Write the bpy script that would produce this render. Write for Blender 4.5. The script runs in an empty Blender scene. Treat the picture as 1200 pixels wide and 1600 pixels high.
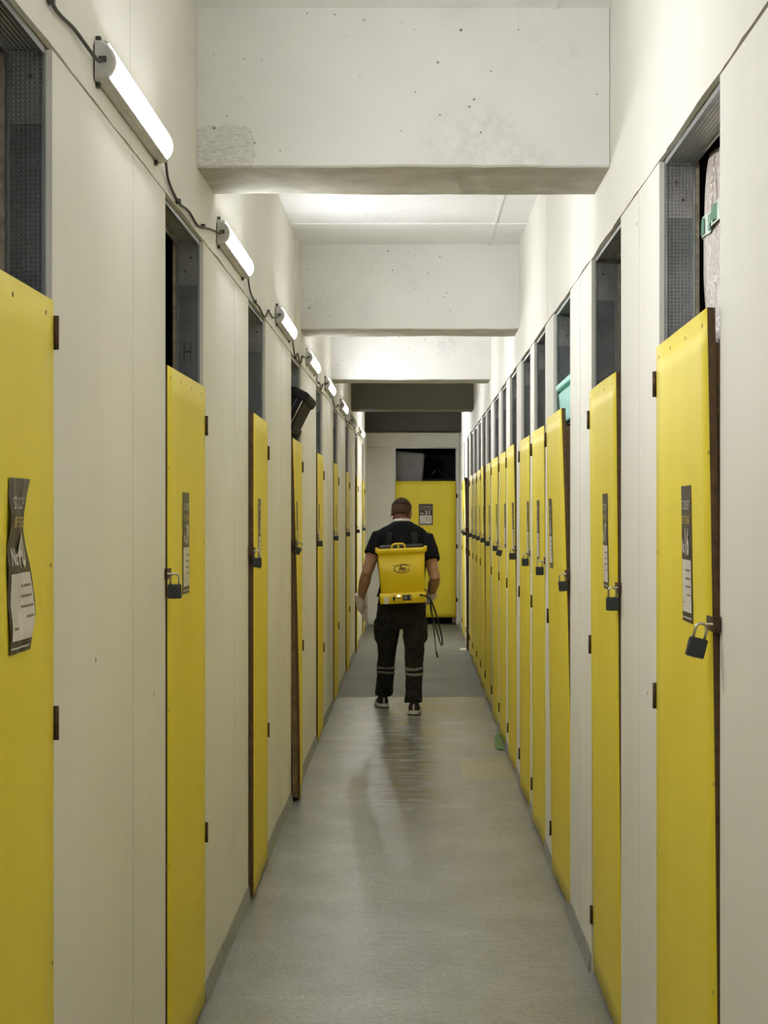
import bpy, bmesh, math, random
from mathutils import Vector, Matrix, Euler, noise

random.seed(7)
S = bpy.context.scene
COL = S.collection
V = Vector
H_CAM = 1.6
F = 2800.0
XL, XR = -0.69, 0.61
YEND = 25.5
ZTOP = 2.48          # top of the openings
ZCEIL = 3.19
WT = 0.10            # wall thickness

# ------------------------------------------------------------------ materials
def nmat(name):
    m = bpy.data.materials.new(name); m.use_nodes = True
    nt = m.node_tree
    return m, nt, nt.nodes['Principled BSDF']

def N(nt, t, **kw):
    n = nt.nodes.new(t)
    for k, v in kw.items():
        if k in n.inputs: n.inputs[k].default_value = v
        else: setattr(n, k, v)
    return n

def ramp(nt, src, stops):
    r = nt.nodes.new('ShaderNodeValToRGB')
    el = r.color_ramp.elements
    while len(el) < len(stops): el.new(0.5)
    for e, (p, c) in zip(el, stops):
        e.position = p
        e.color = (c, c, c, 1) if not hasattr(c, '__len__') else (*c, 1)
    nt.links.new(src, r.inputs[0])
    return r.outputs[0]

def mixc(nt, fac, a, b):
    n = nt.nodes.new('ShaderNodeMix'); n.data_type = 'RGBA'
    for sock, v in ((n.inputs[0], fac), (n.inputs[6], a), (n.inputs[7], b)):
        if hasattr(v, 'is_output'): nt.links.new(v, sock)
        elif hasattr(v, '__len__'): sock.default_value = (*v, 1)
        else: sock.default_value = v
    return n.outputs[2]

def math_(nt, op, a, b=None, c=None):
    n = nt.nodes.new('ShaderNodeMath'); n.operation = op
    for i, v in enumerate((a, b, c)):
        if v is None: continue
        if hasattr(v, 'is_output'): nt.links.new(v, n.inputs[i])
        else: n.inputs[i].default_value = v
    return n.outputs[0]

def ocoord(nt, scale=(1, 1, 1)):
    tc = nt.nodes.new('ShaderNodeTexCoord')
    mp = nt.nodes.new('ShaderNodeMapping')
    mp.inputs['Scale'].default_value = scale
    nt.links.new(tc.outputs['Object'], mp.inputs[0])
    return mp.outputs[0]

def noise_(nt, vec, scale, detail=4, rough=0.55):
    n = N(nt, 'ShaderNodeTexNoise', Scale=scale, Detail=detail, Roughness=rough)
    nt.links.new(vec, n.inputs['Vector'])
    return n.outputs[0]

def bump_(nt, p, h, strength, dist=0.01):
    b = N(nt, 'ShaderNodeBump', Strength=strength, Distance=dist)
    nt.links.new(h, b.inputs['Height']); nt.links.new(b.outputs[0], p.inputs['Normal'])

def simple(name, col, rough=0.5, metal=0.0, var=0.12, nscale=14, bump=0.0, bscale=120, spec=0.5):
    m, nt, p = nmat(name)
    vec = ocoord(nt)
    n = noise_(nt, vec, nscale)
    f = ramp(nt, n, [(0.3, 0.0), (0.7, 1.0)])
    c = mixc(nt, f, tuple(x * (1 - var) for x in col), tuple(min(1, x * (1 + var)) for x in col))
    nt.links.new(c, p.inputs['Base Color'])
    p.inputs['Roughness'].default_value = rough
    p.inputs['Metallic'].default_value = metal
    p.inputs['Specular IOR Level'].default_value = spec
    if bump:
        bump_(nt, p, noise_(nt, vec, bscale, 3), bump, 0.004)
    return m

def specks(nt, vec, scale, radius, keep):
    """sparse round dots: 1 at a dot"""
    v = N(nt, 'ShaderNodeTexVoronoi', Scale=scale)
    nt.links.new(vec, v.inputs['Vector'])
    d = ramp(nt, v.outputs['Distance'], [(radius * 0.7, 1.0), (radius, 0.0)])
    sep = nt.nodes.new('ShaderNodeSeparateColor')
    nt.links.new(v.outputs['Color'], sep.inputs[0])
    k = math_(nt, 'GREATER_THAN', sep.outputs[0], 1 - keep)
    return math_(nt, 'MULTIPLY', d, k)

def wall_mat(name, col, speck_keep=0.4, rough=0.62):
    m, nt, p = nmat(name)
    vec = ocoord(nt)
    big = ramp(nt, noise_(nt, vec, 1.3, 3), [(0.3, 0.0), (0.75, 1.0)])
    c = mixc(nt, big, tuple(x * 0.93 for x in col), tuple(min(1, x * 1.03) for x in col))
    streak = ramp(nt, noise_(nt, ocoord(nt, (1, 9, 0.25)), 3.0, 4), [(0.55, 0.0), (0.8, 0.16)])
    c = mixc(nt, streak, c, tuple(x * 0.78 for x in col))
    # scuffs
    sc = ramp(nt, noise_(nt, ocoord(nt, (1, 1, 2.5)), 7.0, 8, 0.7), [(0.66, 0.0), (0.74, 0.35)])
    c = mixc(nt, sc, c, tuple(x * 0.72 for x in col))
    sp = specks(nt, ocoord(nt, (0, 1, 1)), 3.6, 0.028, speck_keep)
    c = mixc(nt, sp, c, (0.06, 0.045, 0.03))
    nt.links.new(c, p.inputs['Base Color'])
    p.inputs['Roughness'].default_value = rough
    p.inputs['Specular IOR Level'].default_value = 0.3
    bump_(nt, p, noise_(nt, vec, 60, 5), 0.08, 0.004)
    return m

def concrete_paint(name, col, hole_keep=0.35, flat=(1, 0, 1)):
    """painted cast concrete: small bug holes and worn grey patches"""
    m, nt, p = nmat(name)
    vec = ocoord(nt)
    f = ramp(nt, noise_(nt, vec, 1.7, 4), [(0.3, 0.0), (0.7, 1.0)])
    c = mixc(nt, f, tuple(x * 0.94 for x in col), tuple(min(1, x * 1.03) for x in col))
    reg = ramp(nt, noise_(nt, vec, 1.6, 2), [(0.56, 0.0), (0.66, 1.0)])
    fine = ramp(nt, noise_(nt, vec, 22, 8, 0.75), [(0.42, 0.0), (0.6, 1.0)])
    worn = math_(nt, 'MULTIPLY', math_(nt, 'MULTIPLY', reg, fine), 0.4)
    c = mixc(nt, worn, c, tuple(x * 0.66 for x in col))
    reg2 = ramp(nt, noise_(nt, vec, 2.4, 2), [(0.36, 0.0), (0.48, 1.0)])
    hv = ocoord(nt, flat)
    h1 = math_(nt, 'MULTIPLY', specks(nt, hv, 13, 0.075, min(1, hole_keep * 2.4)), reg2)
    h2 = math_(nt, 'MULTIPLY', specks(nt, hv, 24, 0.085, hole_keep), reg2)
    h = math_(nt, 'MAXIMUM', h1, h2)
    c = mixc(nt, math_(nt, 'MULTIPLY', h, 0.9), c, (0.12, 0.11, 0.09))
    if name.startswith('white painted concrete'):      # paint rubbed off one lower corner
        tc = nt.nodes.new('ShaderNodeTexCoord'); sp = nt.nodes.new('ShaderNodeSeparateXYZ'); nt.links.new(tc.outputs['Object'], sp.inputs[0])
        wb = math_(nt, 'MULTIPLY', math_(nt, 'SUBTRACT', noise_(nt, vec, 9, 4), .5), .16)
        a = math_(nt, 'LESS_THAN', math_(nt, 'ADD', sp.outputs[0], wb), -.52)
        b = math_(nt, 'LESS_THAN', math_(nt, 'ADD', sp.outputs[2], wb), 2.81)
        d = math_(nt, 'LESS_THAN', sp.outputs[1], 5.66)
        k = math_(nt, 'MULTIPLY', math_(nt, 'MULTIPLY', a, b), math_(nt, 'MULTIPLY', d, ramp(nt, noise_(nt, ocoord(nt, (1, 1, 3)), 55, 8, .75), [(.4, .0), (.6, .55)])))
        c = mixc(nt, k, c, (0.40, 0.385, 0.35))
    nt.links.new(c, p.inputs['Base Color'])
    p.inputs['Roughness'].default_value = 0.6
    hh = math_(nt, 'SUBTRACT', noise_(nt, vec, 30, 6), math_(nt, 'MULTIPLY', h, 1.0))
    bump_(nt, p, hh, 0.25, 0.006)
    return m

M = {}
WALLC = (0.78, 0.765, 0.705)
M['wall'] = wall_mat('cream wall paint', WALLC)
M['gap'] = simple('dark joint', (0.10, 0.09, 0.07), 0.9)
M['board_edge'] = simple('board edge', (0.36, 0.31, 0.24), 0.9, nscale=60, var=.3)
M['beam'] = concrete_paint('white painted concrete', (0.80, 0.80, 0.78))
M['brownbeam'] = concrete_paint('dark brown-grey concrete', (0.13, 0.118, 0.09), 0.15)  # darker brown-grey base colour, fourth beam only
M['darkbeam'] = concrete_paint('near-black concrete', (0.024, 0.022, 0.016), 0.1)  # near-black base colour, fifth beam only
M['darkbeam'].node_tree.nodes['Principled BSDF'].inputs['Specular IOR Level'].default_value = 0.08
M['ceiling'] = concrete_paint('white painted slab', (0.86, 0.865, 0.865), 0.05, (1, 1, 0))
M['beam_under'] = simple('rough tan beam underside', (0.47, 0.45, 0.37), 0.85, nscale=9, var=.18, bump=.7, bscale=28)  # darker, tanner and rougher than the beam faces
M['unit'] = simple('shade-darkened unit wall', (0.05, 0.048, 0.045), 0.9)  # lack of light inside the units put into a near-black wall colour
M['unpainted'] = simple('grey unpainted board', (0.10, 0.098, 0.09), 0.9)
M['skirting'] = simple('grey floor paint on wall foot', (0.30, 0.31, 0.29), 0.6, nscale=20, var=.2)

def yellow_mat():
    m, nt, p = nmat('yellow door paint')
    vec = ocoord(nt)
    col = (0.80, 0.60, 0.045)
    f = ramp(nt, noise_(nt, ocoord(nt, (1, 1, .5)), 2.2, 4), [(0.3, 0.0), (0.75, 1.0)])
    c = mixc(nt, f, (0.76, 0.61, 0.028), (0.83, 0.70, 0.07))
    gr = ramp(nt, noise_(nt, ocoord(nt, (30, 1, 2)), 3.0, 5, .6), [(0.5, 0.0), (0.8, 0.18)])
    c = mixc(nt, gr, c, (0.62, 0.45, 0.04))
    sc = ramp(nt, noise_(nt, vec, 9, 9, .75), [(0.68, 0.0), (0.75, 0.5)])
    c = mixc(nt, sc, c, (0.50, 0.36, 0.05))
    sp = specks(nt, ocoord(nt, (1, 0, 1)), 5, 0.022, 0.10)
    c = mixc(nt, sp, c, (0.10, 0.06, 0.02))
    nt.links.new(c, p.inputs['Base Color'])
    p.inputs['Roughness'].default_value = 0.5
    p.inputs['Specular IOR Level'].default_value = 0.3
    bump_(nt, p, noise_(nt, vec, 90, 4), 0.12, 0.003)
    return m
M['yellow'] = yellow_mat()
M['ply'] = simple('brown door edge wood', (0.095, 0.052, 0.022), 0.85, nscale=40, var=.35)
M['batten'] = simple('timber batten', (0.20, 0.13, 0.065), 0.8, nscale=30, var=.3)
M['rust'] = simple('rusty steel', (0.075, 0.042, 0.024), 0.6, 0.5, nscale=90, var=.5)
M['steel'] = simple('worn bright steel', (0.55, 0.50, 0.40), 0.35, 0.9, nscale=60, var=.3)
M['lockblack'] = simple('black lock body', (0.018, 0.022, 0.022), 0.45)
M['brass'] = simple('brass', (0.55, 0.40, 0.15), 0.35, 0.9)
M['screw'] = simple('dark screw head', (0.05, 0.035, 0.02), 0.6, .5)
M['signdark'] = simple('dark maroon print', (0.026, 0.014, 0.012), 0.45)
M['signwhite'] = simple('white print', (0.62, 0.58, 0.54), 0.5)
M['signink'] = simple('grey print', (0.16, 0.14, 0.12), 0.5)
M['signyellow'] = simple('olive yellow print', (0.55, 0.43, 0.10), 0.5)

def stud_mat(name, col, rough):
    m, nt, p = nmat(name)
    tc = nt.nodes.new('ShaderNodeTexCoord')
    sep = nt.nodes.new('ShaderNodeSeparateXYZ'); nt.links.new(tc.outputs['Object'], sep.inputs[0])
    def cell(s, f):
        return math_(nt, 'SUBTRACT', math_(nt, 'FRACT', math_(nt, 'MULTIPLY', s, f)), 0.5)
    dx = math_(nt, 'MINIMUM', math_(nt, 'ABSOLUTE', cell(sep.outputs[0], 115)), 9)
    dy = cell(sep.outputs[1], 115); dz = cell(sep.outputs[2], 115)
    r2 = math_(nt, 'ADD', math_(nt, 'MULTIPLY', dy, dy), math_(nt, 'MULTIPLY', dz, dz))
    d = ramp(nt, r2, [(0.02, 1.0), (0.09, 0.0)])
    n = ramp(nt, noise_(nt, ocoord(nt), 9, 4), [(0.3, 0.0), (0.7, 1.0)])
    c = mixc(nt, n, tuple(x * .8 for x in col), tuple(x * 1.2 for x in col))
    nt.links.new(c, p.inputs['Base Color'])
    p.inputs['Metallic'].default_value = 0.85
    p.inputs['Roughness'].default_value = rough
    bump_(nt, p, d, 0.7, 0.003)
    return m
M['stud'] = stud_mat('dimpled dark galvanised steel', (0.25, 0.262, 0.272), 0.42)
M['track'] = stud_mat('dimpled galvanised track', (0.42, 0.43, 0.43), 0.36)
M['lip'] = simple('bright folded steel lip', (0.40, 0.42, 0.43), 0.35, .85)

def floor_mat():
    m, nt, p = nmat('worn grey floor paint')
    vec = ocoord(nt)
    f = ramp(nt, noise_(nt, vec, 1.6, 5), [(0.3, 0.0), (0.72, 1.0)])
    c = mixc(nt, f, (0.29, 0.305, 0.31), (0.385, 0.405, 0.42))
    # fine cross-corridor wear
    w = ramp(nt, noise_(nt, ocoord(nt, (1.3, 1.0, 1)), 3.4, 9, .72), [(0.42, 0.0), (0.8, 0.45)])
    c = mixc(nt, w, c, (0.17, 0.165, 0.14))
    g = ramp(nt, noise_(nt, vec, 55, 6, .75), [(0.38, 0.0), (0.66, 0.5)])
    c = mixc(nt, g, c, (0.17, 0.17, 0.155))
    tc = nt.nodes.new('ShaderNodeTexCoord')
    sep = nt.nodes.new('ShaderNodeSeparateXYZ'); nt.links.new(tc.outputs['Object'], sep.inputs[0])
    X, Y = sep.outputs[0], sep.outputs[1]
    wob = math_(nt, 'MULTIPLY', math_(nt, 'SUBTRACT', noise_(nt, vec, 5, 4), 0.5), 0.35)
    Yw = math_(nt, 'ADD', Y, wob)
    # person's dark reflection painted into the floor as a mottled streak
    refl_x = math_(nt, 'ABSOLUTE', math_(nt, 'ADD', math_(nt, 'ADD', X, 0.08), math_(nt, 'MULTIPLY', wob, 0.8)))
    refl_x = ramp(nt, refl_x, [(0.05, 1.0), (0.26, 0.0)])
    refl_y = ramp(nt, math_(nt, 'DIVIDE', Yw, 30.0), [(0.285, 0.0), (0.34, 1.0), (0.46, 1.0), (0.53, 0.0)])
    tn = ramp(nt, noise_(nt, ocoord(nt, (1, 2.2, 1)), 4.5, 8, .7), [(0.38, 0.0), (0.62, 1.0)])
    t = math_(nt, 'MULTIPLY', math_(nt, 'MULTIPLY', math_(nt, 'MULTIPLY', refl_x, refl_y), tn), 0.92)
    c = mixc(nt, t, c, (0.085, 0.08, 0.06))
    # newer, darker section past the joint
    far = math_(nt, 'GREATER_THAN', math_(nt, 'ADD', Y, math_(nt, 'MULTIPLY', wob, 0.12)), 15.5)
    cf = mixc(nt, f, (0.125, 0.13, 0.118), (0.165, 0.172, 0.158))
    c = mixc(nt, far, c, cf)
    jl = math_(nt, 'LESS_THAN', math_(nt, 'ABSOLUTE', math_(nt, 'SUBTRACT', Y, 17.1)), 0.03)
    c = mixc(nt, jl, c, (0.09, 0.09, 0.085))
    # beige repair patch by the right wall
    px = math_(nt, 'LESS_THAN', math_(nt, 'ABSOLUTE', math_(nt, 'SUBTRACT', math_(nt, 'ADD', X, math_(nt, 'MULTIPLY', wob, 0.25)), 0.47)), 0.19)
    py = math_(nt, 'LESS_THAN', math_(nt, 'ABSOLUTE', math_(nt, 'SUBTRACT', Yw, 11.2)), 0.48)
    c = mixc(nt, math_(nt, 'MULTIPLY', math_(nt, 'MULTIPLY', px, py), 0.7), c, (0.36, 0.345, 0.26))
    sp = specks(nt, ocoord(nt, (1, 1, 0)), 3.2, 0.025, 0.25)
    c = mixc(nt, sp, c, (0.03, 0.03, 0.025))
    nt.links.new(c, p.inputs['Base Color'])
    r = ramp(nt, noise_(nt, vec, 2.5, 3), [(0.3, 0.2), (0.7, 0.266)])
    r = math_(nt, 'ADD', r, math_(nt, 'MULTIPLY', far, 0.4))
    nt.links.new(r, p.inputs['Roughness'])
    p.inputs['Specular IOR Level'].default_value = 0.6
    hn = math_(nt, 'ADD', noise_(nt, ocoord(nt, (1, 1.2, 1)), 16, 8, .65), math_(nt, 'MULTIPLY', noise_(nt, vec, 60, 3), 0.3))
    bump_(nt, p, hn, 0.32, 0.010)
    return m
M['floor'] = floor_mat()

def emit_mat(name, col, strength):
    m, nt, p = nmat(name)
    p.inputs['Base Color'].default_value = (0.9, 0.9, 0.9, 1)
    p.inputs['Emission Color'].default_value = (*col, 1)
    p.inputs['Emission Strength'].default_value = strength
    return m
M['glow'] = emit_mat('lit opal diffuser', (0.975, 0.98, 1.0), 65.0)
M['glow_bright'] = emit_mat('brightly lit opal diffuser', (0.975, 0.98, 1.0), 270.0)
M['unlit'] = simple('unlit opal diffuser', (0.45, 0.44, 0.42), 0.4)
M['lampgrey'] = simple('pale grey lamp plastic', (0.52, 0.51, 0.50), 0.45)
M['cable'] = simple('dark cable', (0.05, 0.042, 0.035), 0.6)
M['clip'] = simple('dark clip', (0.05, 0.05, 0.05), 0.5)

# people and things
M['skin'] = simple('skin', (0.36, 0.195, 0.125), 0.55, nscale=25, var=.12)
def hair_mat():
    m, nt, p = nmat('short cropped hair')
    tc = nt.nodes.new('ShaderNodeTexCoord')
    n = ramp(nt, noise_(nt, ocoord(nt, (1, 1, .4)), 160, 4, .7), [(0.3, 0.0), (0.7, 1.0)])
    c = mixc(nt, n, (0.016, 0.010, 0.007), (0.06, 0.036, 0.024))
    nt.links.new(c, p.inputs['Base Color']); p.inputs['Roughness'].default_value = 0.8; p.inputs['Specular IOR Level'].default_value = 0.1
    bump_(nt, p, noise_(nt, ocoord(nt, (1, 1, .4)), 220, 3), 0.5, 0.004)
    return m
M['hair'] = hair_mat()
M['stubble'] = simple('close-cropped fade', (0.062, 0.034, 0.023), 0.8, nscale=200, var=.3, spec=.1)
M['shirt'] = simple('black cotton', (0.006, 0.0065, 0.009), 0.9, nscale=30, var=.25, bump=.3, bscale=40, spec=.15)
M['trouser'] = simple('dark grey work cloth', (0.021, 0.020, 0.018), 0.9, nscale=20, var=.3, bump=.5, bscale=35, spec=.15)
M['reflect'] = simple('grey reflective tape', (0.15, 0.15, 0.145), 0.5, nscale=90, var=.3)
M['shoe'] = simple('black shoe fabric', (0.012, 0.012, 0.013), 0.7)
M['rubber_white'] = simple('white rubber', (0.62, 0.60, 0.56), 0.6)
M['rubber_black'] = simple('black rubber', (0.02, 0.02, 0.02), 0.7)
M['glove'] = simple('thin whitish glove plastic', (0.62, 0.53, 0.49), 0.35, nscale=40, var=.15, bump=.5, bscale=60)
M['collar'] = simple('white collar', (0.6, 0.58, 0.58), 0.8)
M['cord'] = simple('dark red cord', (0.12, 0.03, 0.03), 0.7)
M['tank'] = simple('glossy yellow plastic', (0.76, 0.565, 0.006), 0.36, nscale=4, var=.05)
M['blackplastic'] = simple('black plastic', (0.015, 0.015, 0.015), 0.4)
M['strap'] = simple('dark webbing', (0.012, 0.015, 0.012), 0.9, spec=.15)
M['led'] = emit_mat('lit orange indicator', (1.0, 0.55, 0.25), 2.2)
M['turquoise'] = simple('turquoise plastic', (0.25, 0.70, 0.63), 0.45, nscale=20, var=.08)
M['bubble'] = None
def bubble_mat():
    m, nt, p = nmat('clear wrinkled bubble wrap')
    vec = ocoord(nt)
    n = ramp(nt, noise_(nt, ocoord(nt, (1, 1, .35)), 8, 6, .6), [(0.35, 0.0), (0.65, 1.0)])
    c = mixc(nt, n, (0.52, 0.43, 0.38), (0.76, 0.72, 0.70))
    nt.links.new(c, p.inputs['Base Color'])
    p.inputs['Roughness'].default_value = 0.25
    v = N(nt, 'ShaderNodeTexVoronoi', Scale=75.0); nt.links.new(vec, v.inputs['Vector'])
    bump_(nt, p, v.outputs['Distance'], 0.55, 0.01)
    return m
M['bubble'] = bubble_mat()
M['greentape'] = simple('green printed tape', (0.05, 0.20, 0.10), 0.4)
M['tapewhite'] = simple('pale tape print', (0.5, 0.6, 0.52), 0.4)
M['blackcase'] = simple('black case shell', (0.009, 0.007, 0.008), 0.75, spec=.2)
M['darkgoods'] = simple('dark stored furniture', (0.035, 0.03, 0.027), 0.7)
M['blackbag'] = simple('black bag plastic', (0.015, 0.015, 0.017), 0.3)
M['mattress'] = simple('grey mattress cloth', (0.42, 0.41, 0.41), 0.85, nscale=10)
M['greenscrap'] = simple('faded green scrap', (0.10, 0.20, 0.05), 0.8)
M['paper'] = simple('white paper', (0.7, 0.68, 0.6), 0.7)

# ------------------------------------------------------------------ mesh helpers
def box(bm, x0, x1, y0, y1, z0, z1, mi=0):
    vs = [bm.verts.new((x, y, z)) for x in (x0, x1) for y in (y0, y1) for z in (z0, z1)]
    for f in ((0, 1, 3, 2), (4, 6, 7, 5), (0, 4, 5, 1), (2, 3, 7, 6), (0, 2, 6, 4), (1, 5, 7, 3)):
        fc = bm.faces.new([vs[i] for i in f]); fc.material_index = mi
    return vs

def bevbox(bm, x0, x1, y0, y1, z0, z1, r, mi=0, seg=2):
    b2 = bmesh.new(); box(b2, x0, x1, y0, y1, z0, z1, mi)
    bmesh.ops.bevel(b2, geom=b2.edges[:], offset=r, segments=seg, affect='EDGES', profile=0.5)
    merge(bm, b2, mi)

def merge(bm, b2, mi=None, mat=None):
    mp = {}
    for v in b2.verts: mp[v] = bm.verts.new(mat @ v.co if mat else v.co)
    for f in b2.faces:
        try: g = bm.faces.new([mp[v] for v in f.verts])
        except ValueError: continue
        g.material_index = f.material_index if mi is None else mi
        g.smooth = f.smooth
    b2.free()

def rings(bm, secs, mi=0, cap=True, smooth=True, closed=False):
    rs = [[bm.verts.new(c) for c in s] for s in secs]
    n = len(rs[0])
    pairs = list(zip(rs, rs[1:])) + ([(rs[-1], rs[0])] if closed else [])
    for a, b in pairs:
        for i in range(n):
            f = bm.faces.new((a[i], a[(i + 1) % n], b[(i + 1) % n], b[i]))
            f.material_index = mi; f.smooth = smooth
    if cap and not closed:
        f = bm.faces.new(rs[0][::-1]); f.material_index = mi
        f = bm.faces.new(rs[-1]); f.material_index = mi

def limb(bm, pts, rad, n=14, mi=0, ref=V((1, 0, 0)), p=2.0):
    """closed loft of ellipses; rad: r or (r_ref, r_other)"""
    pts = [V(q) for q in pts]
    secs = []
    for i, q in enumerate(pts):
        t = (pts[min(i + 1, len(pts) - 1)] - pts[max(i - 1, 0)]).normalized()
        s = (ref - t * ref.dot(t)).normalized()
        u = t.cross(s)
        r = rad[i]; ra, rb = r if hasattr(r, '__len__') else (r, r)
        ring = []
        for k in range(n):
            a = 2 * math.pi * k / n
            c, d = math.cos(a), math.sin(a)
            c = math.copysign(abs(c) ** (2 / p), c); d = math.copysign(abs(d) ** (2 / p), d)
            ring.append(q + s * ra * c + u * rb * d)
        secs.append(ring)
    rings(bm, secs, mi)

def tube(bm, pts, r, n=8, mi=0, ref=None):
    pts = [V(q) for q in pts]
    secs, s = [], None
    for i, q in enumerate(pts):
        t = (pts[min(i + 1, len(pts) - 1)] - pts[max(i - 1, 0)]).normalized()
        if s is None:
            s = V((0, 0, 1)) if abs(t.z) < .8 else V((1, 0, 0))
        s = (s - t * s.dot(t)).normalized(); u = t.cross(s)
        secs.append([q + (s * math.cos(2 * math.pi * k / n) + u * math.sin(2 * math.pi * k / n)) * r for k in range(n)])
    rings(bm, secs, mi)

def spline(pts, per=6):
    pts = [V(p) for p in pts]; out = []
    for i in range(len(pts) - 1):
        p0, p1, p2, p3 = pts[max(i - 1, 0)], pts[i], pts[i + 1], pts[min(i + 2, len(pts) - 1)]
        for k in range(per):
            t = k / per
            out.append(0.5 * ((2 * p1) + (p2 - p0) * t + (2 * p0 - 5 * p1 + 4 * p2 - p3) * t * t + (3 * p1 - p0 - 3 * p2 + p3) * t ** 3))
    out.append(pts[-1]); return out

def ellipsoid(bm, c, r, mi=0, rot=None, seg=20):
    b2 = bmesh.new(); bmesh.ops.create_uvsphere(b2, u_segments=seg, v_segments=seg // 2 + 2, radius=1)
    m = Matrix.Translation(c) @ (rot.to_4x4() if rot else Matrix()) @ Matrix.Diagonal((*r, 1))
    for f in b2.faces: f.smooth = True
    merge(bm, b2, mi, m)

def obj(name, bm, mats, parent=None, **props):
    me = bpy.data.meshes.new(name)
    bmesh.ops.recalc_face_normals(bm, faces=bm.faces[:])
    bm.to_mesh(me); bm.free()
    for m in (mats if isinstance(mats, (list, tuple)) else [mats]): me.materials.append(m)
    o = bpy.data.objects.new(name, me); COL.objects.link(o)
    if parent: o.parent = parent
    for k, v in props.items(): o[k] = v
    return o

def empty(name, loc, rot=(0, 0, 0), **props):
    o = bpy.data.objects.new(name, None); COL.objects.link(o)
    o.location = loc; o.rotation_euler = rot; o.empty_display_size = .2
    for k, v in props.items(): o[k] = v
    return o

def text_mesh(body, size, shear=0.0, bold=0.0, width=1.0):
    """flat text in XY, lower left at origin -> (verts, faces, width)"""
    cu = bpy.data.curves.new('t', 'FONT'); cu.body = body; cu.size = size
    cu.shear = shear; cu.offset = bold; cu.resolution_u = 2
    o = bpy.data.objects.new('t', cu)
    me = bpy.data.meshes.new_from_object(o)
    vs = [(v.co.x * width, v.co.y) for v in me.vertices]; fs = [tuple(p.vertices) for p in me.polygons]
    bpy.data.objects.remove(o); bpy.data.curves.remove(cu); bpy.data.meshes.remove(me)
    x0 = min(v[0] for v in vs); x1 = max(v[0] for v in vs)
    return [(x - x0, y) for x, y in vs], fs, x1 - x0

def put_text(bm, body, size, place, mi, fit=None, **kw):
    vs, fs, w = text_mesh(body, size, **kw)
    k = fit / w if fit else 1.0
    nv = [bm.verts.new(place(x * k, y)) for x, y in vs]
    for f in fs:
        try: g = bm.faces.new([nv[i] for i in f]); g.material_index = mi
        except ValueError: pass
    return w * k

# ------------------------------------------------------------------ layout
# openings along the walls: (near, far)
LEFT = [(2.50, 3.40), (4.93, 5.82), (7.38, 8.22), (9.90, 10.76), (12.38, 13.24), (14.92, 15.78), (17.55, 18.4), (20.25, 21.1), (22.9, 23.75)]
RIGHT = [(3.60, 4.49), (5.33, 6.23), (7.09, 7.94), (8.45, 9.24), (9.56, 10.38), (10.86, 11.63), (12.10, 12.86), (13.22, 14.10),
         (14.62, 15.44), (15.72, 16.54), (16.86, 17.68), (18.0, 18.8), (19.2, 19.98), (20.55, 21.35), (22.4, 23.2)]
ENDX = (-0.30, 0.575)          # opening in the end wall
JL_LOW = [0.6, 1.8, 4.37, 6.80, 9.2, 11.4, 13.9, 16.6, 19.2, 22.0, 24.4]
JL_UP = [0.4, 1.9, 4.33, 8.0, 10.2, 12.6, 15.6, 18.4, 21.0, 23.5]
JR_LOW = [1.2, 2.4, 4.9, 6.66]
JR_UP = [0.5, 2.2, 4.37, 8.33, 13.0, 16.2, 19.4, 22.6]
Y0 = -3.0

def struct(name, bm, mats, label, **kw):
    return obj(name, bm, mats, kind='structure', label=label, **kw)

def board(bm, xf, xb, y0, y1, z0, z1, jag_bottom=False, mi=0):
    """one plasterboard sheet from face xf back to xb; jagged lower edge when wanted"""
    if not jag_bottom:
        box(bm, xf, xb, y0, y1, z0, z1, mi); return
    n = max(2, int((y1 - y0) / 0.06))
    fr, bk, ft, bt = [], [], [], []
    for i in range(n + 1):
        y = y0 + (y1 - y0) * i / n
        z = z0 + noise.noise(V((y * 3.1, xf * 9, 0))) * 0.006 + noise.noise(V((y * 13, xf, 2))) * 0.003
        fr.append(bm.verts.new((xf, y, z))); bk.append(bm.verts.new((xb, y, z)))
        ft.append(bm.verts.new((xf, y, z1))); bt.append(bm.verts.new((xb, y, z1)))
    for i in range(n):
        for q in ((fr[i], fr[i + 1], ft[i + 1], ft[i]), (bk[i], bk[i + 1], bt[i + 1], bt[i]), (fr[i], fr[i + 1], bk[i + 1], bk[i]), (ft[i], ft[i + 1], bt[i + 1], bt[i])):
            bm.faces.new(q).material_index = mi
    bm.faces.new((fr[0], bk[0], bt[0], ft[0])); bm.faces.new((fr[n], bk[n], bt[n], ft[n]))

def side_wall(name, xw, s, openings, jl, ju, label):
    bm = bmesh.new()
    g = 0.0024
    rr = random.Random(int(xw * 100))
    x = lambda d: xw + s * d
    # core behind the boards
    prev = Y0
    segs = []
    for a, b in openings:
        segs.append((prev, a)); prev = b
    segs.append((prev, YEND))
    for a, b in segs:
        box(bm, x(.012), x(WT), a + .004, b - .004, 0, ZTOP, 1)
        cuts = [a] + [j for j in jl if a + .05 < j < b - .05] + [b]
        for c, d in zip(cuts, cuts[1:]):
            off = rr.uniform(-.0012, .0012)
            board(bm, x(off), x(.0125), c + g * (c != a), d - g * (d != b), 0.0, ZTOP - .003)
    box(bm, x(.012), x(WT), Y0, YEND, ZTOP + .004, ZCEIL, 1)
    cuts = [Y0] + list(ju) + [YEND]
    for c, d in zip(cuts, cuts[1:]):
        off = rr.uniform(-.002, .0016)
        board(bm, x(off), x(.0125), c + g, d - g, ZTOP + .004, ZCEIL, True)
    return struct(name, bm, [M['wall'], M['board_edge']], label)

side_wall('wall_left', XL, -1, LEFT, JL_LOW, JL_UP, 'cream painted board wall carrying the tube lights')
side_wall('wall_right', XR, 1, RIGHT, JR_LOW, JR_UP, 'cream painted board wall with closely spaced yellow doors')
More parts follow.
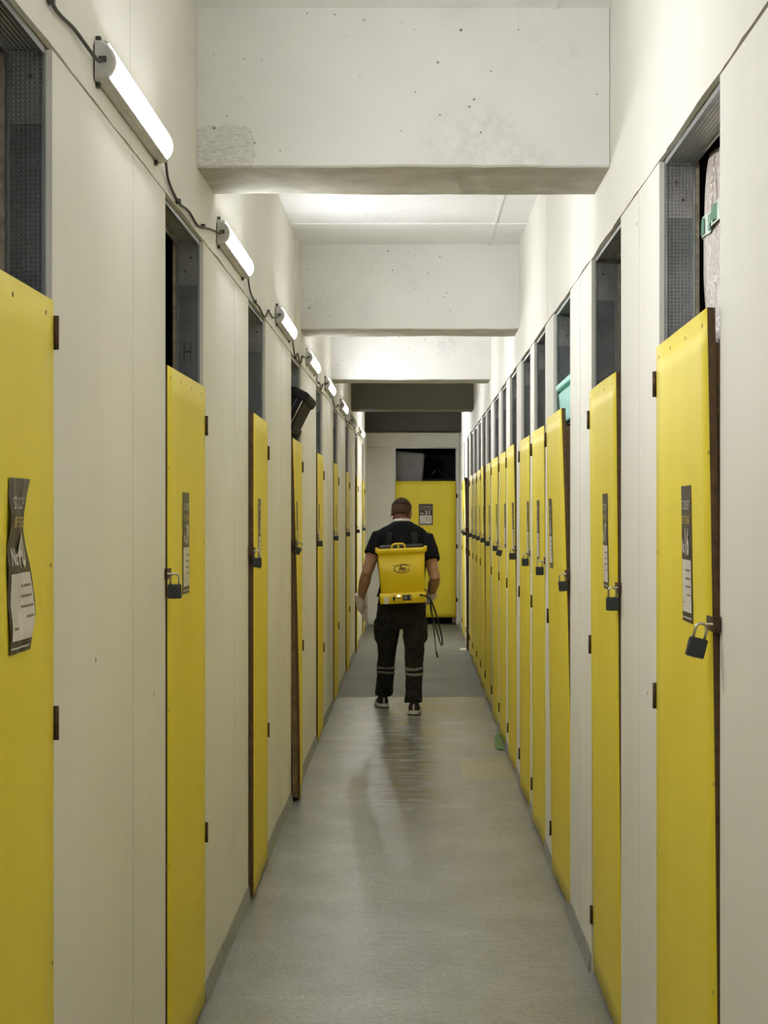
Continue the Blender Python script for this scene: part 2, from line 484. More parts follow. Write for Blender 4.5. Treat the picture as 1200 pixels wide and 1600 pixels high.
# end wall
bm = bmesh.new()
e0, e1 = ENDX
box(bm, XL - 1.4, e0, YEND, YEND + WT, 0, ZTOP + .04); box(bm, e1, XR + 1.4, YEND, YEND + WT, 0, ZTOP + .04)
box(bm, XL - 1.4, XR + 1.4, YEND, YEND + WT, ZTOP + .043, ZCEIL)
struct('wall_end', bm, M['wall'], 'pale wall closing the far end of the corridor')
bm = bmesh.new(); box(bm, XL - 1.6, XR + 1.6, Y0 - .1, Y0, 0, ZCEIL)
struct('wall_back', bm, M['wall'], 'cream wall behind the viewer')
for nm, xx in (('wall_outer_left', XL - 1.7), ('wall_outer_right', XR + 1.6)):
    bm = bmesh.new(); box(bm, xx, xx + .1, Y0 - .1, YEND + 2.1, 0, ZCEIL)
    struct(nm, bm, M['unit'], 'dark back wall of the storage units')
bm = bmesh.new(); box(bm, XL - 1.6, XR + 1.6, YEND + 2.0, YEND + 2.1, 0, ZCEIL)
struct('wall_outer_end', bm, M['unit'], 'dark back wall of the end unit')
bm = bmesh.new(); box(bm, XL - 1.6, XR + 1.6, Y0 - .1, YEND + 2.1, -.1, 0)
struct('floor', bm, M['floor'], 'worn grey painted concrete floor')
bm = bmesh.new(); box(bm, XL - 1.6, XR + 1.6, Y0 - .1, YEND + 2.1, ZCEIL, ZCEIL + .1)
# formwork seams on the slab
box(bm, .43, .442, 0, YEND, ZCEIL - .006, ZCEIL + .01)
for yy in (3.2, 7.7, 9.85, 12.4, 17):
    box(bm, XL, XR, yy, yy + .012, ZCEIL - .008, ZCEIL + .01)
struct('ceiling', bm, M['ceiling'], 'white painted concrete slab between the beams')
# dividing walls between the units
for s, xa, xb, ops in ((-1, XL - WT, XL - 1.6, LEFT), (1, XR + WT, XR + 1.6, RIGHT)):
    for (a, b), (c, d) in zip(ops, ops[1:]):
        bm = bmesh.new(); ym = (b + c) / 2 + .1
        box(bm, min(xa, xb), max(xa, xb), ym - .03, ym + .03, 0, ZCEIL)
        struct('partition_wall', bm, M['unpainted'], 'dark dividing board between two storage units')

# beams across the corridor
for i, (ya, yb, is_dark) in enumerate([(5.65, 6.13, 0), (10.65, 11.1, 0), (14.72, 15.15, 0), (19.0, 19.45, 1), (24.1, 24.6, 1)]):
    bm = bmesh.new()
    zb = H_CAM + 1.087
    nx = 26
    def prof(x, k): return zb + noise.noise(V((x * 3, ya, k))) * .005 + noise.noise(V((x * 14, ya, k + 5))) * .0025
    secs = []
    for k in range(nx + 1):
        x = XL + (XR - XL) * k / nx
        secs.append([V((x, ya, ZCEIL)), V((x, ya, prof(x, 0) + .006)), V((x, ya + .008, prof(x, 0))), V((x, yb, prof(x, 3))), V((x, yb, ZCEIL))])
    rings(bm, secs, smooth=False)
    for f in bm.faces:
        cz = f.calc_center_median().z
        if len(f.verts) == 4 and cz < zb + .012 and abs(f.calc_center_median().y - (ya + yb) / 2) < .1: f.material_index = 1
    struct('ceiling_beam', bm, [M['darkbeam'], M['darkbeam']] if i == 4 else [M['brownbeam'], M['brownbeam']] if is_dark else [M['beam'], M['beam_under']],
           ['first white concrete beam, nearest the viewer', 'second white concrete beam', 'third white concrete beam', 'fourth beam, dark brownish concrete', 'fifth beam, dark, just before the end wall'][i])

# grey skirting between the doors
for nm, xw, s, ops in (('baseboard_left', XL, 1, LEFT), ('baseboard_right', XR, -1, RIGHT)):
    bm = bmesh.new(); prev = Y0
    for a, b in ops + [(YEND, YEND)]:
        n = max(1, int((a - prev) / .15))
        if a - prev > .06:
            secs = []
            for k in range(n + 1):
                y = prev + .01 + (a - prev - .02) * k / n
                h = .062 + noise.noise(V((y * 2, xw, 0))) * .012
                secs.append([V((xw, y, 0)), V((xw + s * .012, y, 0)), V((xw + s * .007, y, h * .55)), V((xw + s * .003, y, h)), V((xw, y, h))])
            rings(bm, secs, smooth=False)
        prev = b
    struct(nm, bm, M['skirting'], 'grey painted strip along the wall foot')

# ------------------------------------------------------------------ metal frames in the openings
def steel_frame(idx, mtx, w, ztop, lab, punch=False):
    """local: x along the wall seen from the corridor, +y into the wall"""
    bm = bmesh.new(); h = w / 2
    for sx in (-1, 1):
        xi = sx * h
        a, b = sorted((xi - sx * .004, xi))
        box(bm, a, b, .013, .088, 0, ztop - .004, 0)                 # web
        a, b = sorted((xi - sx * .010, xi))
        box(bm, a, b, .0135, .0185, 0, ztop - .006, 1)               # front lip
        box(bm, a, b, .0825, .0875, 0, ztop - .006, 1)               # back lip
        box(bm, a, b, .0885, .0985, 0, ztop - .004, 2)               # back board edge
        if punch and sx == 1:
            xx = xi - .0045
            for (ya, yb, za, zb) in ((.040, .0435, 2.09, 2.15), (.060, .0635, 2.09, 2.15), (.0435, .060, 2.117, 2.123)):
                box(bm, xx - .0004, xx, ya, yb, za, zb, 3)
    o = obj('trim_%d' % idx, bm, [M['stud'], M['lip'], M['board_edge'], M['gap']], kind='structure', label=lab)
    o.matrix_world = mtx
    bm = bmesh.new()
    box(bm, -h + .011, h - .011, .013, .088, ztop - .005, ztop, 0)
    for y in (.013, .083): box(bm, -h + .011, h - .011, y, y + .005, ztop - .013, ztop - .005, 1)
    for sx in (-1, 1):                                                # folded-down ends with screws
        a, b = sorted((sx * (h - .0065), sx * (h - .0045)))
        box(bm, a, b, .020, .081, ztop - .145, ztop - .005, 0)
        xs = sx * (h - .0070)
        for (yy, zz) in ((.040, ztop - .055), (.058, ztop - .10))[:1 + idx % 2]:
            b2 = bmesh.new(); bmesh.ops.create_cone(b2, cap_ends=True, segments=10, radius1=.0045, radius2=.003, depth=.002)
            merge(bm, b2, 2, Matrix.Translation((xs, yy, zz)) @ Matrix.Rotation(math.pi / 2, 4, 'Y'))
    obj('header_track', bm, [M['track'], M['lip'], M['gap']], o)

ORD = ['first', 'second', 'third', 'fourth', 'fifth', 'sixth', 'seventh', 'eighth', 'ninth', 'tenth', 'eleventh', 'twelfth', 'thirteenth', 'fourteenth', 'fifteenth']

# ------------------------------------------------------------------ doors
def lockmesh():
    bm = bmesh.new(); bevbox(bm, -.021, .021, -.009, .009, -.062, -.018, .004)
    me = bpy.data.meshes.new('padlock_body'); bmesh.ops.recalc_face_normals(bm, faces=bm.faces[:]); 
    b2 = bmesh.new(); bmesh.ops.create_cone(b2, cap_ends=True, segments=12, radius1=.005, radius2=.005, depth=.002)
    merge(bm, b2, 1, Matrix.Translation((0, 0, -.0625)))
    bm.to_mesh(me); bm.free(); me.materials.append(M['lockblack']); me.materials.append(M['brass'])
    bm = bmesh.new()
    pts = [(-.013, 0, -.02), (-.013, 0, .002)] + [(-.013 * math.cos(a), 0, .002 + .013 * math.sin(a)) for a in [math.pi * k / 8 for k in range(1, 8)]] + [(.013, 0, .002), (.013, 0, -.02)]
    tube(bm, pts, .0034, 8)
    m2 = bpy.data.meshes.new('padlock_shackle'); bmesh.ops.recalc_face_normals(bm, faces=bm.faces[:]); bm.to_mesh(m2); bm.free(); m2.materials.append(M['steel'])
    for m in (me, m2):
        for p in m.polygons: p.use_smooth = (m is m2)
    return me, m2
LOCK_BODY, LOCK_SHACKLE = lockmesh()

def door(idx, mtx, w, hinge_right, ztop, proud, label, number=None, crumple=0.0, zlock=1.385, lock=True, lock_label=None, sign_x=0.0, hinges=(1.92, 1.14, .2),
         locktilt=0.0, bow=0.0, zbot=.012, group='yellow storage doors', shear=0.0, zsign=1.508, topdrop=0.0, sw=.152):
    """local frame: x to the viewer's right when facing the door, -y into the corridor.
    proud: (hinge top, hinge bottom, lock top, lock bottom) offsets of the face into the corridor."""
    root = empty('storage_door', (0, 0, 0), kind='thing', label=label, category='door', group=group)
    root.matrix_world = mtx
    W = w - .014; T = .016
    hs = 1 if hinge_right else -1
    def off(x, z):
        t = .5 - hs * x / W               # 0 at hinge, 1 at lock
        k = z / ztop
        a = proud[1] * (1 - k) + proud[0] * k
        b = proud[3] + (proud[2] - proud[3]) * max(0, k) ** 1.6
        return a * (1 - t) + b * t + bow * math.sin(math.pi * t) * k + bow * .8 * math.sin(math.pi * k) * t
    rnd = random.Random(idx * 31 + 5)
    # panel
    bm = bmesh.new(); nx, nz = 8, 26
    fr = [[None] * (nz + 1) for _ in range(nx + 1)]; bk = [[None] * (nz + 1) for _ in range(nx + 1)]
    for i in range(nx + 1):
        for k in range(nz + 1):
            x = -W / 2 + W * i / nx
            zt = ztop - topdrop * (.5 - hs * x / W)
            z = zbot + (zt - zbot) * k / nz
            xx = x
            if i in (0, nx): xx += noise.noise(V((idx * 3.3 + i, z * 6, 0))) * .0022
            if k == nz: z += noise.noise(V((x * 9, idx, 4))) * .0025
            if k == 0: z += noise.noise(V((x * 8, idx, 9))) * .006
            y = -off(x, z)
            fr[i][k] = bm.verts.new((xx, y, z)); bk[i][k] = bm.verts.new((xx, y + T, z))
    for i in range(nx):
        for k in range(nz):
            f = bm.faces.new((fr[i][k], fr[i + 1][k], fr[i + 1][k + 1], fr[i][k + 1])); f.smooth = True
            f = bm.faces.new((bk[i][k], bk[i][k + 1], bk[i + 1][k + 1], bk[i + 1][k])); f.material_index = 1
    for i in range(nx):
        for k in (0, nz): bm.faces.new((fr[i][k], fr[i + 1][k], bk[i + 1][k], bk[i][k])).material_index = 1
    for k in range(nz):
        for i in (0, nx): bm.faces.new((fr[i][k], fr[i][k + 1], bk[i][k + 1], bk[i][k])).material_index = 1
    # screw heads round the rim
    for (sx, sz) in [(-.42 * W, ztop - .03), (-.2 * W, ztop - .028), (.1 * W, ztop - .03), (.4 * W, ztop - .03), (-hs * .47 * W, 1.72), (-hs * .47 * W, 1.05), (-hs * .47 * W, .62), (hs * .47 * W, 1.5), (hs * .47 * W, .75)]:
        sx += rnd.uniform(-.02, .02); sz -= topdrop * (.5 - hs * sx / W)
        sx = max(-.485 * W, min(.485 * W, sx))
        b2 = bmesh.new(); bmesh.ops.create_circle(b2, cap_ends=True, segments=8, radius=.005)
        merge(bm, b2, 2, Matrix.Translation((sx, -off(sx, sz) - .0006, sz)) @ Matrix.Rotation(math.pi / 2, 4, 'X'))
    obj('panel', bm, [M['yellow'], M['ply'], M['screw']], root)
    # timber stiles behind the panel
    bm = bmesh.new()
    for sx in (-hs, hs):
        n = 12; secs = []
        for k in range(n + 1):
            z = .02 + (ztop - topdrop - .09) * k / n; x = sx * (W / 2 - .03); y = -off(sx * W / 2, z) + T + .0005
            secs.append([V((x - .022, y, z)), V((x + .022, y, z)), V((x + .022, y + .028, z)), V((x - .022, y + .028, z))])
        rings(bm, secs, smooth=False)
    obj('timber_stile', bm, M['batten'], root)
    # hinges: leaf on the wall, leaf on the door, knuckle
    for hz in hinges:
        bm = bmesh.new()
        xe = hs * W / 2; yo = -off(xe, hz)
        a, b = sorted((xe + hs * .009, xe + hs * .027)); box(bm, a, b, -.0045, -.002, hz - .03, hz + .03)
        tube(bm, [(xe + hs * .006, yo - .003, hz - .032), (xe + hs * .006, yo - .003, hz + .032)], .006, 8)
        for dz in (-.02, .02):
            b2 = bmesh.new(); bmesh.ops.create_circle(b2, cap_ends=True, segments=8, radius=.004)
            merge(bm, b2, 0, Matrix.Translation((xe + hs * .019, -.005, hz + dz)) @ Matrix.Rotation(math.pi / 2, 4, 'X'))
        obj('hinge', bm, M['rust'], root)
    # hasp at the lock edge
    xe = -hs * W / 2; yl = -off(xe, zlock)
    bm = bmesh.new()
    a, b = sorted((xe + hs * .055, xe - hs * .012))
    box(bm, a, b, yl - .0035, yl - .0008, zlock - .014, zlock + .014, 0)
    a, b = sorted((xe - hs * .010, xe - hs * .028)); box(bm, a, b, min(yl - .003, -.004), -.0015, zlock - .016, zlock + .016, 0)
    yc = min(yl - .016, -.027); xc = xe - hs * .013
    loop = [(xc + .010 * math.cos(math.pi * k / 8), -.001 + (yc + .003) * math.sin(math.pi * k / 8), zlock) for k in range(9)]
    tube(bm, loop, .0028, 6, 1)
    obj('hasp', bm, [M['rust'], M['steel']], root)
    # sign, glued to the panel
    if number:
        bm = bmesh.new()
        sh = .3
        qx = sw / .2
        def pl(lift):
            def f(u, v):                    # u, v from the sign's lower left corner
                uu = u - sw / 2 + shear * (v - sh / 2); vv = v
                l = lift
                if crumple:
                    uu += crumple * .05 * math.sin(v * 21) * (u / sw) - crumple * .12 * max(0, .17 - abs(v - .16)) * (1 - u / sw)
                    l += crumple * .014 * abs(noise.noise(V((u * 14, v * 11, idx))))
                x = sign_x + uu; z = zsign - sh / 2 + vv
                return V((x, -off(x, z) - l, z))
            return f
        def quad(u0, u1, v0, v1, lift, mi, n=6, m=10):
            P = pl(lift)
            g = [[bm.verts.new(P(u0 + (u1 - u0) * i / n, v0 + (v1 - v0) * k / m)) for k in range(m + 1)] for i in range(n + 1)]
            for i in range(n):
                for k in range(m):
                    bm.faces.new((g[i][k], g[i + 1][k], g[i + 1][k + 1], g[i][k + 1])).material_index = mi
        quad(0, sw, 0, sh, .0012, 0)
        quad(.014 * qx, sw - .014 * qx, .022, .137, .0022, 1)
        quad(.014 * qx, sw - .014 * qx, .008, .011, .0022, 1, 4, 1)
        def line(u0, v0, body, size, mi, lift=.0032, fit=None, **kw):
            P = pl(lift); put_text(bm, body, size, lambda x, y: P((u0 + x) * qx, v0 + y), mi, fit, **kw)
        line(.018, .247, 'ST. CONCEPT', .03, 1, fit=.164)
        line(.018, .216, 'SELF STORAGE', .026, 3, fit=.164)
        line(.022, .152, 'No:', .042, 1, fit=.05, bold=.001)
        line(.086, .148, number, .082, 1, fit=.036 * len(number), bold=.002)
        for k, (ww, uu) in enumerate(((.09, .085), (.085, .085), (.09, .085), (.06, .11), (.02, .04))):
            vv = .112 - k * .018
            quad(uu * qx, (uu + ww) * qx, vv, vv + .0045, .003, 2, 3, 1)
        obj('door_sign', bm, [M['signdark'], M['signwhite'], M['signink'], M['signyellow']], root)
    # padlock hangs from the hasp
    if lock:
        L = empty('padlock', (0, 0, 0), kind='thing', label=lock_label, category='padlock', group='padlocks on the yellow doors')
        L.matrix_world = mtx @ Matrix.Translation((xc, yc - abs(locktilt) * .03, zlock - .003)) @ Matrix.Rotation(math.pi / 2 + rnd.uniform(-.1, .1), 4, 'Z') @ Matrix.Rotation(locktilt, 4, 'Y') @ Matrix.Translation((0, 0, -.009)) @ Matrix.Scale(.9, 4)
        for nm, me in (('body', LOCK_BODY), ('shackle', LOCK_SHACKLE)):
            c = bpy.data.objects.new(nm, me); COL.objects.link(c); c.parent = L
    return root, off

def frame_mtx(side, a, b):
    if side == 'R': return Matrix.Translation((XR, (a + b) / 2, 0)) @ Matrix.Rotation(-math.pi / 2, 4, 'Z')
    if side == 'L': return Matrix.Translation((XL, (a + b) / 2, 0)) @ Matrix.Rotation(math.pi / 2, 4, 'Z')
    return Matrix.Translation(((a + b) / 2, YEND, 0))

ti = 1
# proud = (hinge top, hinge bottom, lock top, lock bottom)
R_SPEC = [
    dict(sign_x=0.1, proud=(.009, .008, .024, .000), ztop=2.012, zlock=1.375, locktilt=.25, look='nearest on the right wall, top corner warped outwards'),
    dict(sign_x=0.12, proud=(.008, -.006, .014, -.004), ztop=2.018, zlock=1.375, bow=.004, look='second along the right wall, frame edge chipped'),
    dict(sign_x=-0.245, proud=(.034, .008, .034, -.010), ztop=2.012, zlock=1.355, locktilt=-.1, look='third along the right wall, leaning out under a turquoise box'),
    dict(sign_x=0, proud=(.012, .010, .004, -.003), ztop=2.01, zlock=1.37, look='fourth along the right wall, lower edge gaping'),
    dict(sign_x=0.27, proud=(.010, .008, .004, -.002), ztop=2.01, zlock=1.38, look='fifth along the right wall'),
    dict(sign_x=0.2, proud=(.022, .010, .016, -.004), ztop=2.012, zlock=1.38, look='sixth along the right wall, leaning out at its top'),
    dict(sign_x=0.28, proud=(.012, .010, .004, 0), ztop=2.01, zlock=1.37, locktilt=.3, look='seventh along the right wall'),
    dict(sign_x=0.25, proud=(.016, .010, .006, 0), ztop=2.01, zlock=1.38, look='eighth along the right wall'),
    dict(sign_x=0.2, proud=(.010, .010, .003, 0), ztop=2.005, zlock=1.39, look='ninth along the right wall'),
    dict(sign_x=0.3, proud=(.012, .010, .02, 0), ztop=2.01, zlock=1.40, look='tenth along the right wall, top leaning out'),
    dict(sign_x=0.2, proud=(.010, .010, .003, 0), ztop=2.0, zlock=1.40, look='eleventh along the right wall'),
    dict(sign_x=0.2, proud=(.010, .010, .003, 0), ztop=2.0, zlock=1.40, look='twelfth along the right wall'),
    dict(sign_x=0.2, proud=(.010, .010, .003, 0), ztop=2.0, zlock=1.40, look='thirteenth along the right wall'),
    dict(sign_x=0.1, proud=(.012, .012, .05, .03), ztop=2.0, zlock=1.40, look='fourteenth along the right wall, hanging slightly open'),
    dict(sign_x=0.1, proud=(.010, .010, .004, 0), ztop=2.0, zlock=1.40, look='last along the right wall, in the shade'),
]
for i, ((a, b), sp) in enumerate(zip(RIGHT, R_SPEC)):
    m = frame_mtx('R', a, b); look = sp.pop('look')
    steel_frame(ti, m, b - a, ZTOP, 'steel stud lining the %s opening along the right wall' % ORD[i]); ti += 1
    door(i + 1, m, b - a, False, label='yellow plank door, ' + look, number=str(16 + i),
         lock_label='black padlock on the %s yellow door along the right wall' % (ORD[i] if i < 14 else 'last'), shear=-.03 if i in (0, 1, 2, 5) else 0, **sp)
L_SPEC = [
    dict(proud=(.004, .004, .006, .006), ztop=2.0, zlock=1.4, crumple=1.0, sw=.155, sign_x=.14, hinges=(1.94, 1.2, .2), look='nearest on the left wall, with a torn crumpled sign'),
    dict(proud=(.006, .006, .005, .005), ztop=2.005, zlock=1.43, sign_x=-.05, hinges=(1.88, .56), look='second along the left wall'),
    dict(proud=(.010, .010, .020, .020), ztop=2.01, zlock=1.44, sign_x=-.09, hinges=(1.87, .6), look='third along the left wall, with a ragged edge'),
    dict(proud=(.006, .010, .008, .05), ztop=2.01, zlock=1.43, locktilt=-.45, sign_x=-.2, hinges=(1.87, .8), look='fourth along the left wall, foot kicked outwards'),
    dict(proud=(.006, .006, .008, .012), ztop=2.01, zlock=1.43, sign_x=-.2, hinges=(1.87, .6), look='fifth along the left wall'),
    dict(proud=(.006, .006, .006, .010), ztop=2.01, zlock=1.43, hinges=(1.87, .6), look='sixth along the left wall'),
    dict(proud=(.006, .006, .006, .010), ztop=2.0, zlock=1.43, hinges=(1.87, .6), look='seventh along the left wall'),
    dict(proud=(.006, .006, .020, .020), ztop=2.0, zlock=1.43, hinges=(1.87, .6), look='eighth along the left wall, in the shade'),
    dict(proud=(.006, .006, .010, .010), ztop=2.0, zlock=1.43, hinges=(1.87, .6), look='last along the left wall, beside the end wall'),
]
for i, ((a, b), sp) in enumerate(zip(LEFT, L_SPEC)):
    m = frame_mtx('L', a, b); look = sp.pop('look')
    steel_frame(ti, m, b - a, ZTOP, 'steel stud lining the %s opening along the left wall' % ORD[i], punch=(i == 1)); ti += 1
    door(40 + i, m, b - a, True, label='yellow plank door, ' + look, number=str(40 - i), lock=i > 0,
         lock_label='black padlock on the %s yellow door along the left wall' % (ORD[i] if i < 8 else 'last'), **sp)
m = frame_mtx('E', *ENDX)
steel_frame(ti, m, ENDX[1] - ENDX[0], ZTOP + .04, 'steel stud lining the opening in the end wall')
door(60, m, ENDX[1] - ENDX[0], True, 2.04, (.012, .012, .012, .012), 'yellow door numbered 31 facing down the corridor in the end wall', number='31', lock=False,
     sign_x=.002, zsign=1.564, zbot=.1, sw=.2, hinges=(1.83, 1.11, .35), zlock=1.4)

# ------------------------------------------------------------------ tube lights and their cable
LAMP_L = 0.92
LAMP_Z = 2.568
def d_profile(x0, x1, z, half, n=10, a0=-90, a1=90):
    return [(x0 + (x1 - x0) * math.cos(math.radians(a0 + (a1 - a0) * k / n)), z + half * math.sin(math.radians(a0 + (a1 - a0) * k / n))) for k in range(n + 1)]

def lamp(y0, lit, label):
    root = empty('wall_light', (XL, y0 + LAMP_L / 2, LAMP_Z), kind='thing', label=label, category='light', group='tube lights along the left wall')
    h = LAMP_L / 2
    # base tray: back plate plus ribbed underside
    bm = bmesh.new()
    prof = [(.003, .036), (.010, .042), (.024, .042), (.032, .037), (.018, .034), (.018, -.028), (.032, -.036), (.028, -.039), (.025, -.038), (.021, -.041), (.018, -.040), (.014, -.043), (.003, -.040)]
    rings(bm, [[V((x, y, z)) for x, z in prof] for y in (-h, h)], smooth=False)
    obj('housing', bm, M['lampgrey'], root)
    # opal diffuser
    bm = bmesh.new()
    pr = d_profile(.0185, .044, .003, .038, 12, -58, 74)
    pr = [(.0185, pr[0][1])] + pr + [(.0185, pr[-1][1])]
    rings(bm, [[V((x, y, z)) for x, z in pr] for y in (-h + .022, h - .012)])
    obj('diffuser', bm, (M['unlit'], M['glow'], M['glow_bright'])[lit], root)
    for sy in (-1, 1):
        bm = bmesh.new()
        big = d_profile(.003, .046, 0, .043, 12); small = d_profile(.003, .041, 0, .039, 12)
        ys = (-h - .008, -h - .002, -h + .02) if sy < 0 else (h + .008, h + .002, h - .010)
        rings(bm, [[V((x, ys[0], z)) for x, z in small], [V((x, ys[1], z)) for x, z in big], [V((x, ys[2], z)) for x, z in big]])
        cap = obj('end_cap', bm, M['lampgrey'], root)
        bm = bmesh.new(); yy = ys[0]
        a, b = sorted((yy, yy - .006 * (1 if sy < 0 else -1)))
        box(bm, .012, .028, a, b, -.006, .006)
        obj('cable_plug', bm, M['clip'], cap)
        bm = bmesh.new(); yc = sy * (h - .03)
        box(bm, .0, .010, yc - .008, yc + .008, .036, .058)
        obj('mounting_clip', bm, M['clip'], root)
        bm = bmesh.new(); box(bm, .0, .008, yc - .008, yc + .008, -.052, -.040)
        obj('mounting_clip', bm, M['clip'], root)
    return root
LAMPS = [(-3.0 + .4, 1), (1.30, 1), (3.84, 1), (6.20, 1), (8.80, 1), (11.2, 1), (13.5, 1), (16.2, 1), (18.85, 0), (21.6, 2)]
LL = ['tube light behind the viewer, farthest back', 'tube light high on the left wall beside the viewer', 'large lit tube light nearest the viewer, before the first beam', 'lit tube light just past the first beam',
      'lit tube light next before the second beam', 'lit tube light right after the second beam', 'lit tube light over the sixth left door, before the third beam', 'lit tube light past the third beam',
      'unlit tube light under the fourth dark beam', 'last lit tube light, near the end wall']
for (y, lit), lb in zip(LAMPS, LL): lamp(y, lit, lb)
for k in range(1, len(LAMPS) - 1):
    ya, yb = LAMPS[k][0] + LAMP_L + .012, LAMPS[k + 1][0] - .014
    r2 = random.Random(100 + k); d = yb - ya
    zs = LAMP_Z
    pts = [(XL + .02, ya, zs), (XL + .016, ya + .06, zs - .03)]
    drops = [-.060, -.085, -.060, -.075, -.055, -.025] if k > 1 else [.12, .20, .14, .06, -.02, -.02]
    for j, dr in enumerate(drops):
        t = (j + 1) / (len(drops) + 1)
        pts.append((XL + .007, ya + d * t + r2.uniform(-.03, .03), zs + dr + r2.uniform(-.018, .018)))
    pts += [(XL + .016, yb - .04, zs - .012), (XL + .02, yb, zs)]
    bm = bmesh.new(); tube(bm, spline(pts, 5), .0040, 6)
    root = obj('power_cable', bm, M['cable'], kind='thing', category='cable', group='cables between the tube lights',
        label='dark cable sagging from the %s' % (['', 'light beside the viewer to the nearest large light', 'nearest large light to the one past the first beam', 'light past the first beam to the next one', 'fourth light from the far side of the first beam to the second beam',
              'light after the second beam towards the third beam', 'light before the third beam to the one past it', 'light past the third beam to the unlit one', 'unlit light to the last lit one'][k] if k != 4 else 'light before the second beam to the one after it'))
    bm = bmesh.new()
    for j in (3, 6):
        q = pts[j]; box(bm, XL, XL + .013, q[1] - .008, q[1] + .008, q[2] - .004, q[2] + .010)
    obj('cable_clip', bm, M['clip'], root)

# ------------------------------------------------------------------ stored goods seen over the doors
# wrapped bundle behind the first right door, standing on a dark chest
bm = bmesh.new(); bevbox(bm, .74, 1.35, 3.66, 4.80, 0, 1.99, .02)
root = empty('storage_chest', (1.05, 4.2, 0), kind='thing', category='chest', label='tall dark chest behind the nearest right door, under the wrapped bundle')
o = obj('body', bm, M['darkgoods'], root); o.matrix_parent_inverse = root.matrix_basis.inverted()
def wrapped(name, x0, x1, y0, y1, z0, z1, mat):
    bm = bmesh.new(); nu, nv = 64, 30
    secs = []
    per = 2 * ((x1 - x0) + (y1 - y0))
    cx, cy = (x0 + x1) / 2, (y0 + y1) / 2
    for k in range(nv + 1):
        z = z0 + (z1 - z0) * k / nv; ring = []
        for i in range(nu):
            a = 2 * math.pi * i / nu
            c, s = math.cos(a), math.sin(a)
            px = cx + (x1 - x0) / 2 * math.copysign(abs(c) ** .35, c); py = cy + (y1 - y0) / 2 * math.copysign(abs(s) ** .35, s)
            w = noise.noise(V((px * 7, py * 9, z * 2.2))) * .022 + noise.noise(V((px * 22, py * 24, z * 6))) * .009
            sh = 1 - .06 * abs(2 * k / nv - 1) ** 4
            ring.append(V((cx + (px - cx) * sh + w * c, cy + (py - cy) * sh + w * s, z)))
        secs.append(ring)
    rings(bm, secs); return bm
root = empty('wrapped_bundle', (.95, 4.2, 1.99), kind='thing', category='bundle', label='bubble-wrapped bundle with green tape, showing over the nearest right door')
o = obj('bubble_wrap', wrapped('b', .695, 1.2, 3.66, 4.465, 1.992, 2.47, 0), M['bubble'], root); o.matrix_parent_inverse = root.matrix_basis.inverted()
bm = bmesh.new()
def bpt(a, z, lift):
    x0, x1, y0, y1, z0, z1 = .695, 1.2, 3.66, 4.465, 1.992, 2.47
    cx, cy = (x0 + x1) / 2, (y0 + y1) / 2; c, s = math.cos(a), math.sin(a)
    px = cx + (x1 - x0) / 2 * math.copysign(abs(c) ** .35, c); py = cy + (y1 - y0) / 2 * math.copysign(abs(s) ** .35, s)
    w = noise.noise(V((px * 7, py * 9, z * 2.2))) * .022 + noise.noise(V((px * 22, py * 24, z * 6))) * .009 + lift
    sh = 1 - .06 * abs(2 * (z - z0) / (z1 - z0) - 1) ** 4
    return V((cx + (px - cx) * sh + w * c, cy + (py - cy) * sh + w * s, z))
def band(a0, a1, za, zb, lift, mi, n):
    g = [(bm.verts.new(bpt(a0 + (a1 - a0) * k / n, za, lift)), bm.verts.new(bpt(a0 + (a1 - a0) * k / n, zb, lift))) for k in range(n + 1)]
    for p, q in zip(g, g[1:]): bm.faces.new((p[0], q[0], q[1], p[1])).material_index = mi
band(0, 2 * math.pi, 2.268, 2.318, .005, 1, 160)
y_at = lambda y: math.pi - math.asin(math.copysign(min(1, abs(y - 4.05) / .39) ** (1 / .35), y - 4.05))
for ya, yb in ((4.405, 4.31), (4.28, 4.19), (4.16, 4.07), (4.04, 3.95), (3.92, 3.83), (3.80, 3.72)):
    band(y_at(ya), y_at(yb), 2.274, 2.312, .0075, 0, 12)
# a dark green strap falling across the wrap
for k in range(8):
    za, zb = 2.46 - .02 * k, 2.44 - .02 * k; yy = 4.26 - .012 * k
    f = [bpt(y_at(yy + .008), za, .007), bpt(y_at(yy - .008), za, .007), bpt(y_at(yy - .020), zb, .007), bpt(y_at(yy - .004), zb, .007)]
    bm.faces.new([bm.verts.new(q) for q in f]).material_index = 0
o = obj('green_tape', bm, [M['greentape'], M['tapewhite']], root); o.matrix_parent_inverse = root.matrix_basis.inverted()
# black bag squeezed at the door's lock edge
bm = bmesh.new()
ellipsoid(bm, (.672, 3.72, 2.03), (.024, .07, .05)); ellipsoid(bm, (.672, 3.76, 1.975), (.014, .06, .06))
bm.verts.ensure_lookup_table()
for v in bm.verts: v.co += V((1, 1, 1)) * noise.noise(v.co * 22) * .012
root = obj('bag', bm, M['blackbag'], kind='thing', category='bag', label='crumpled black bag squeezed behind the nearest right door top')

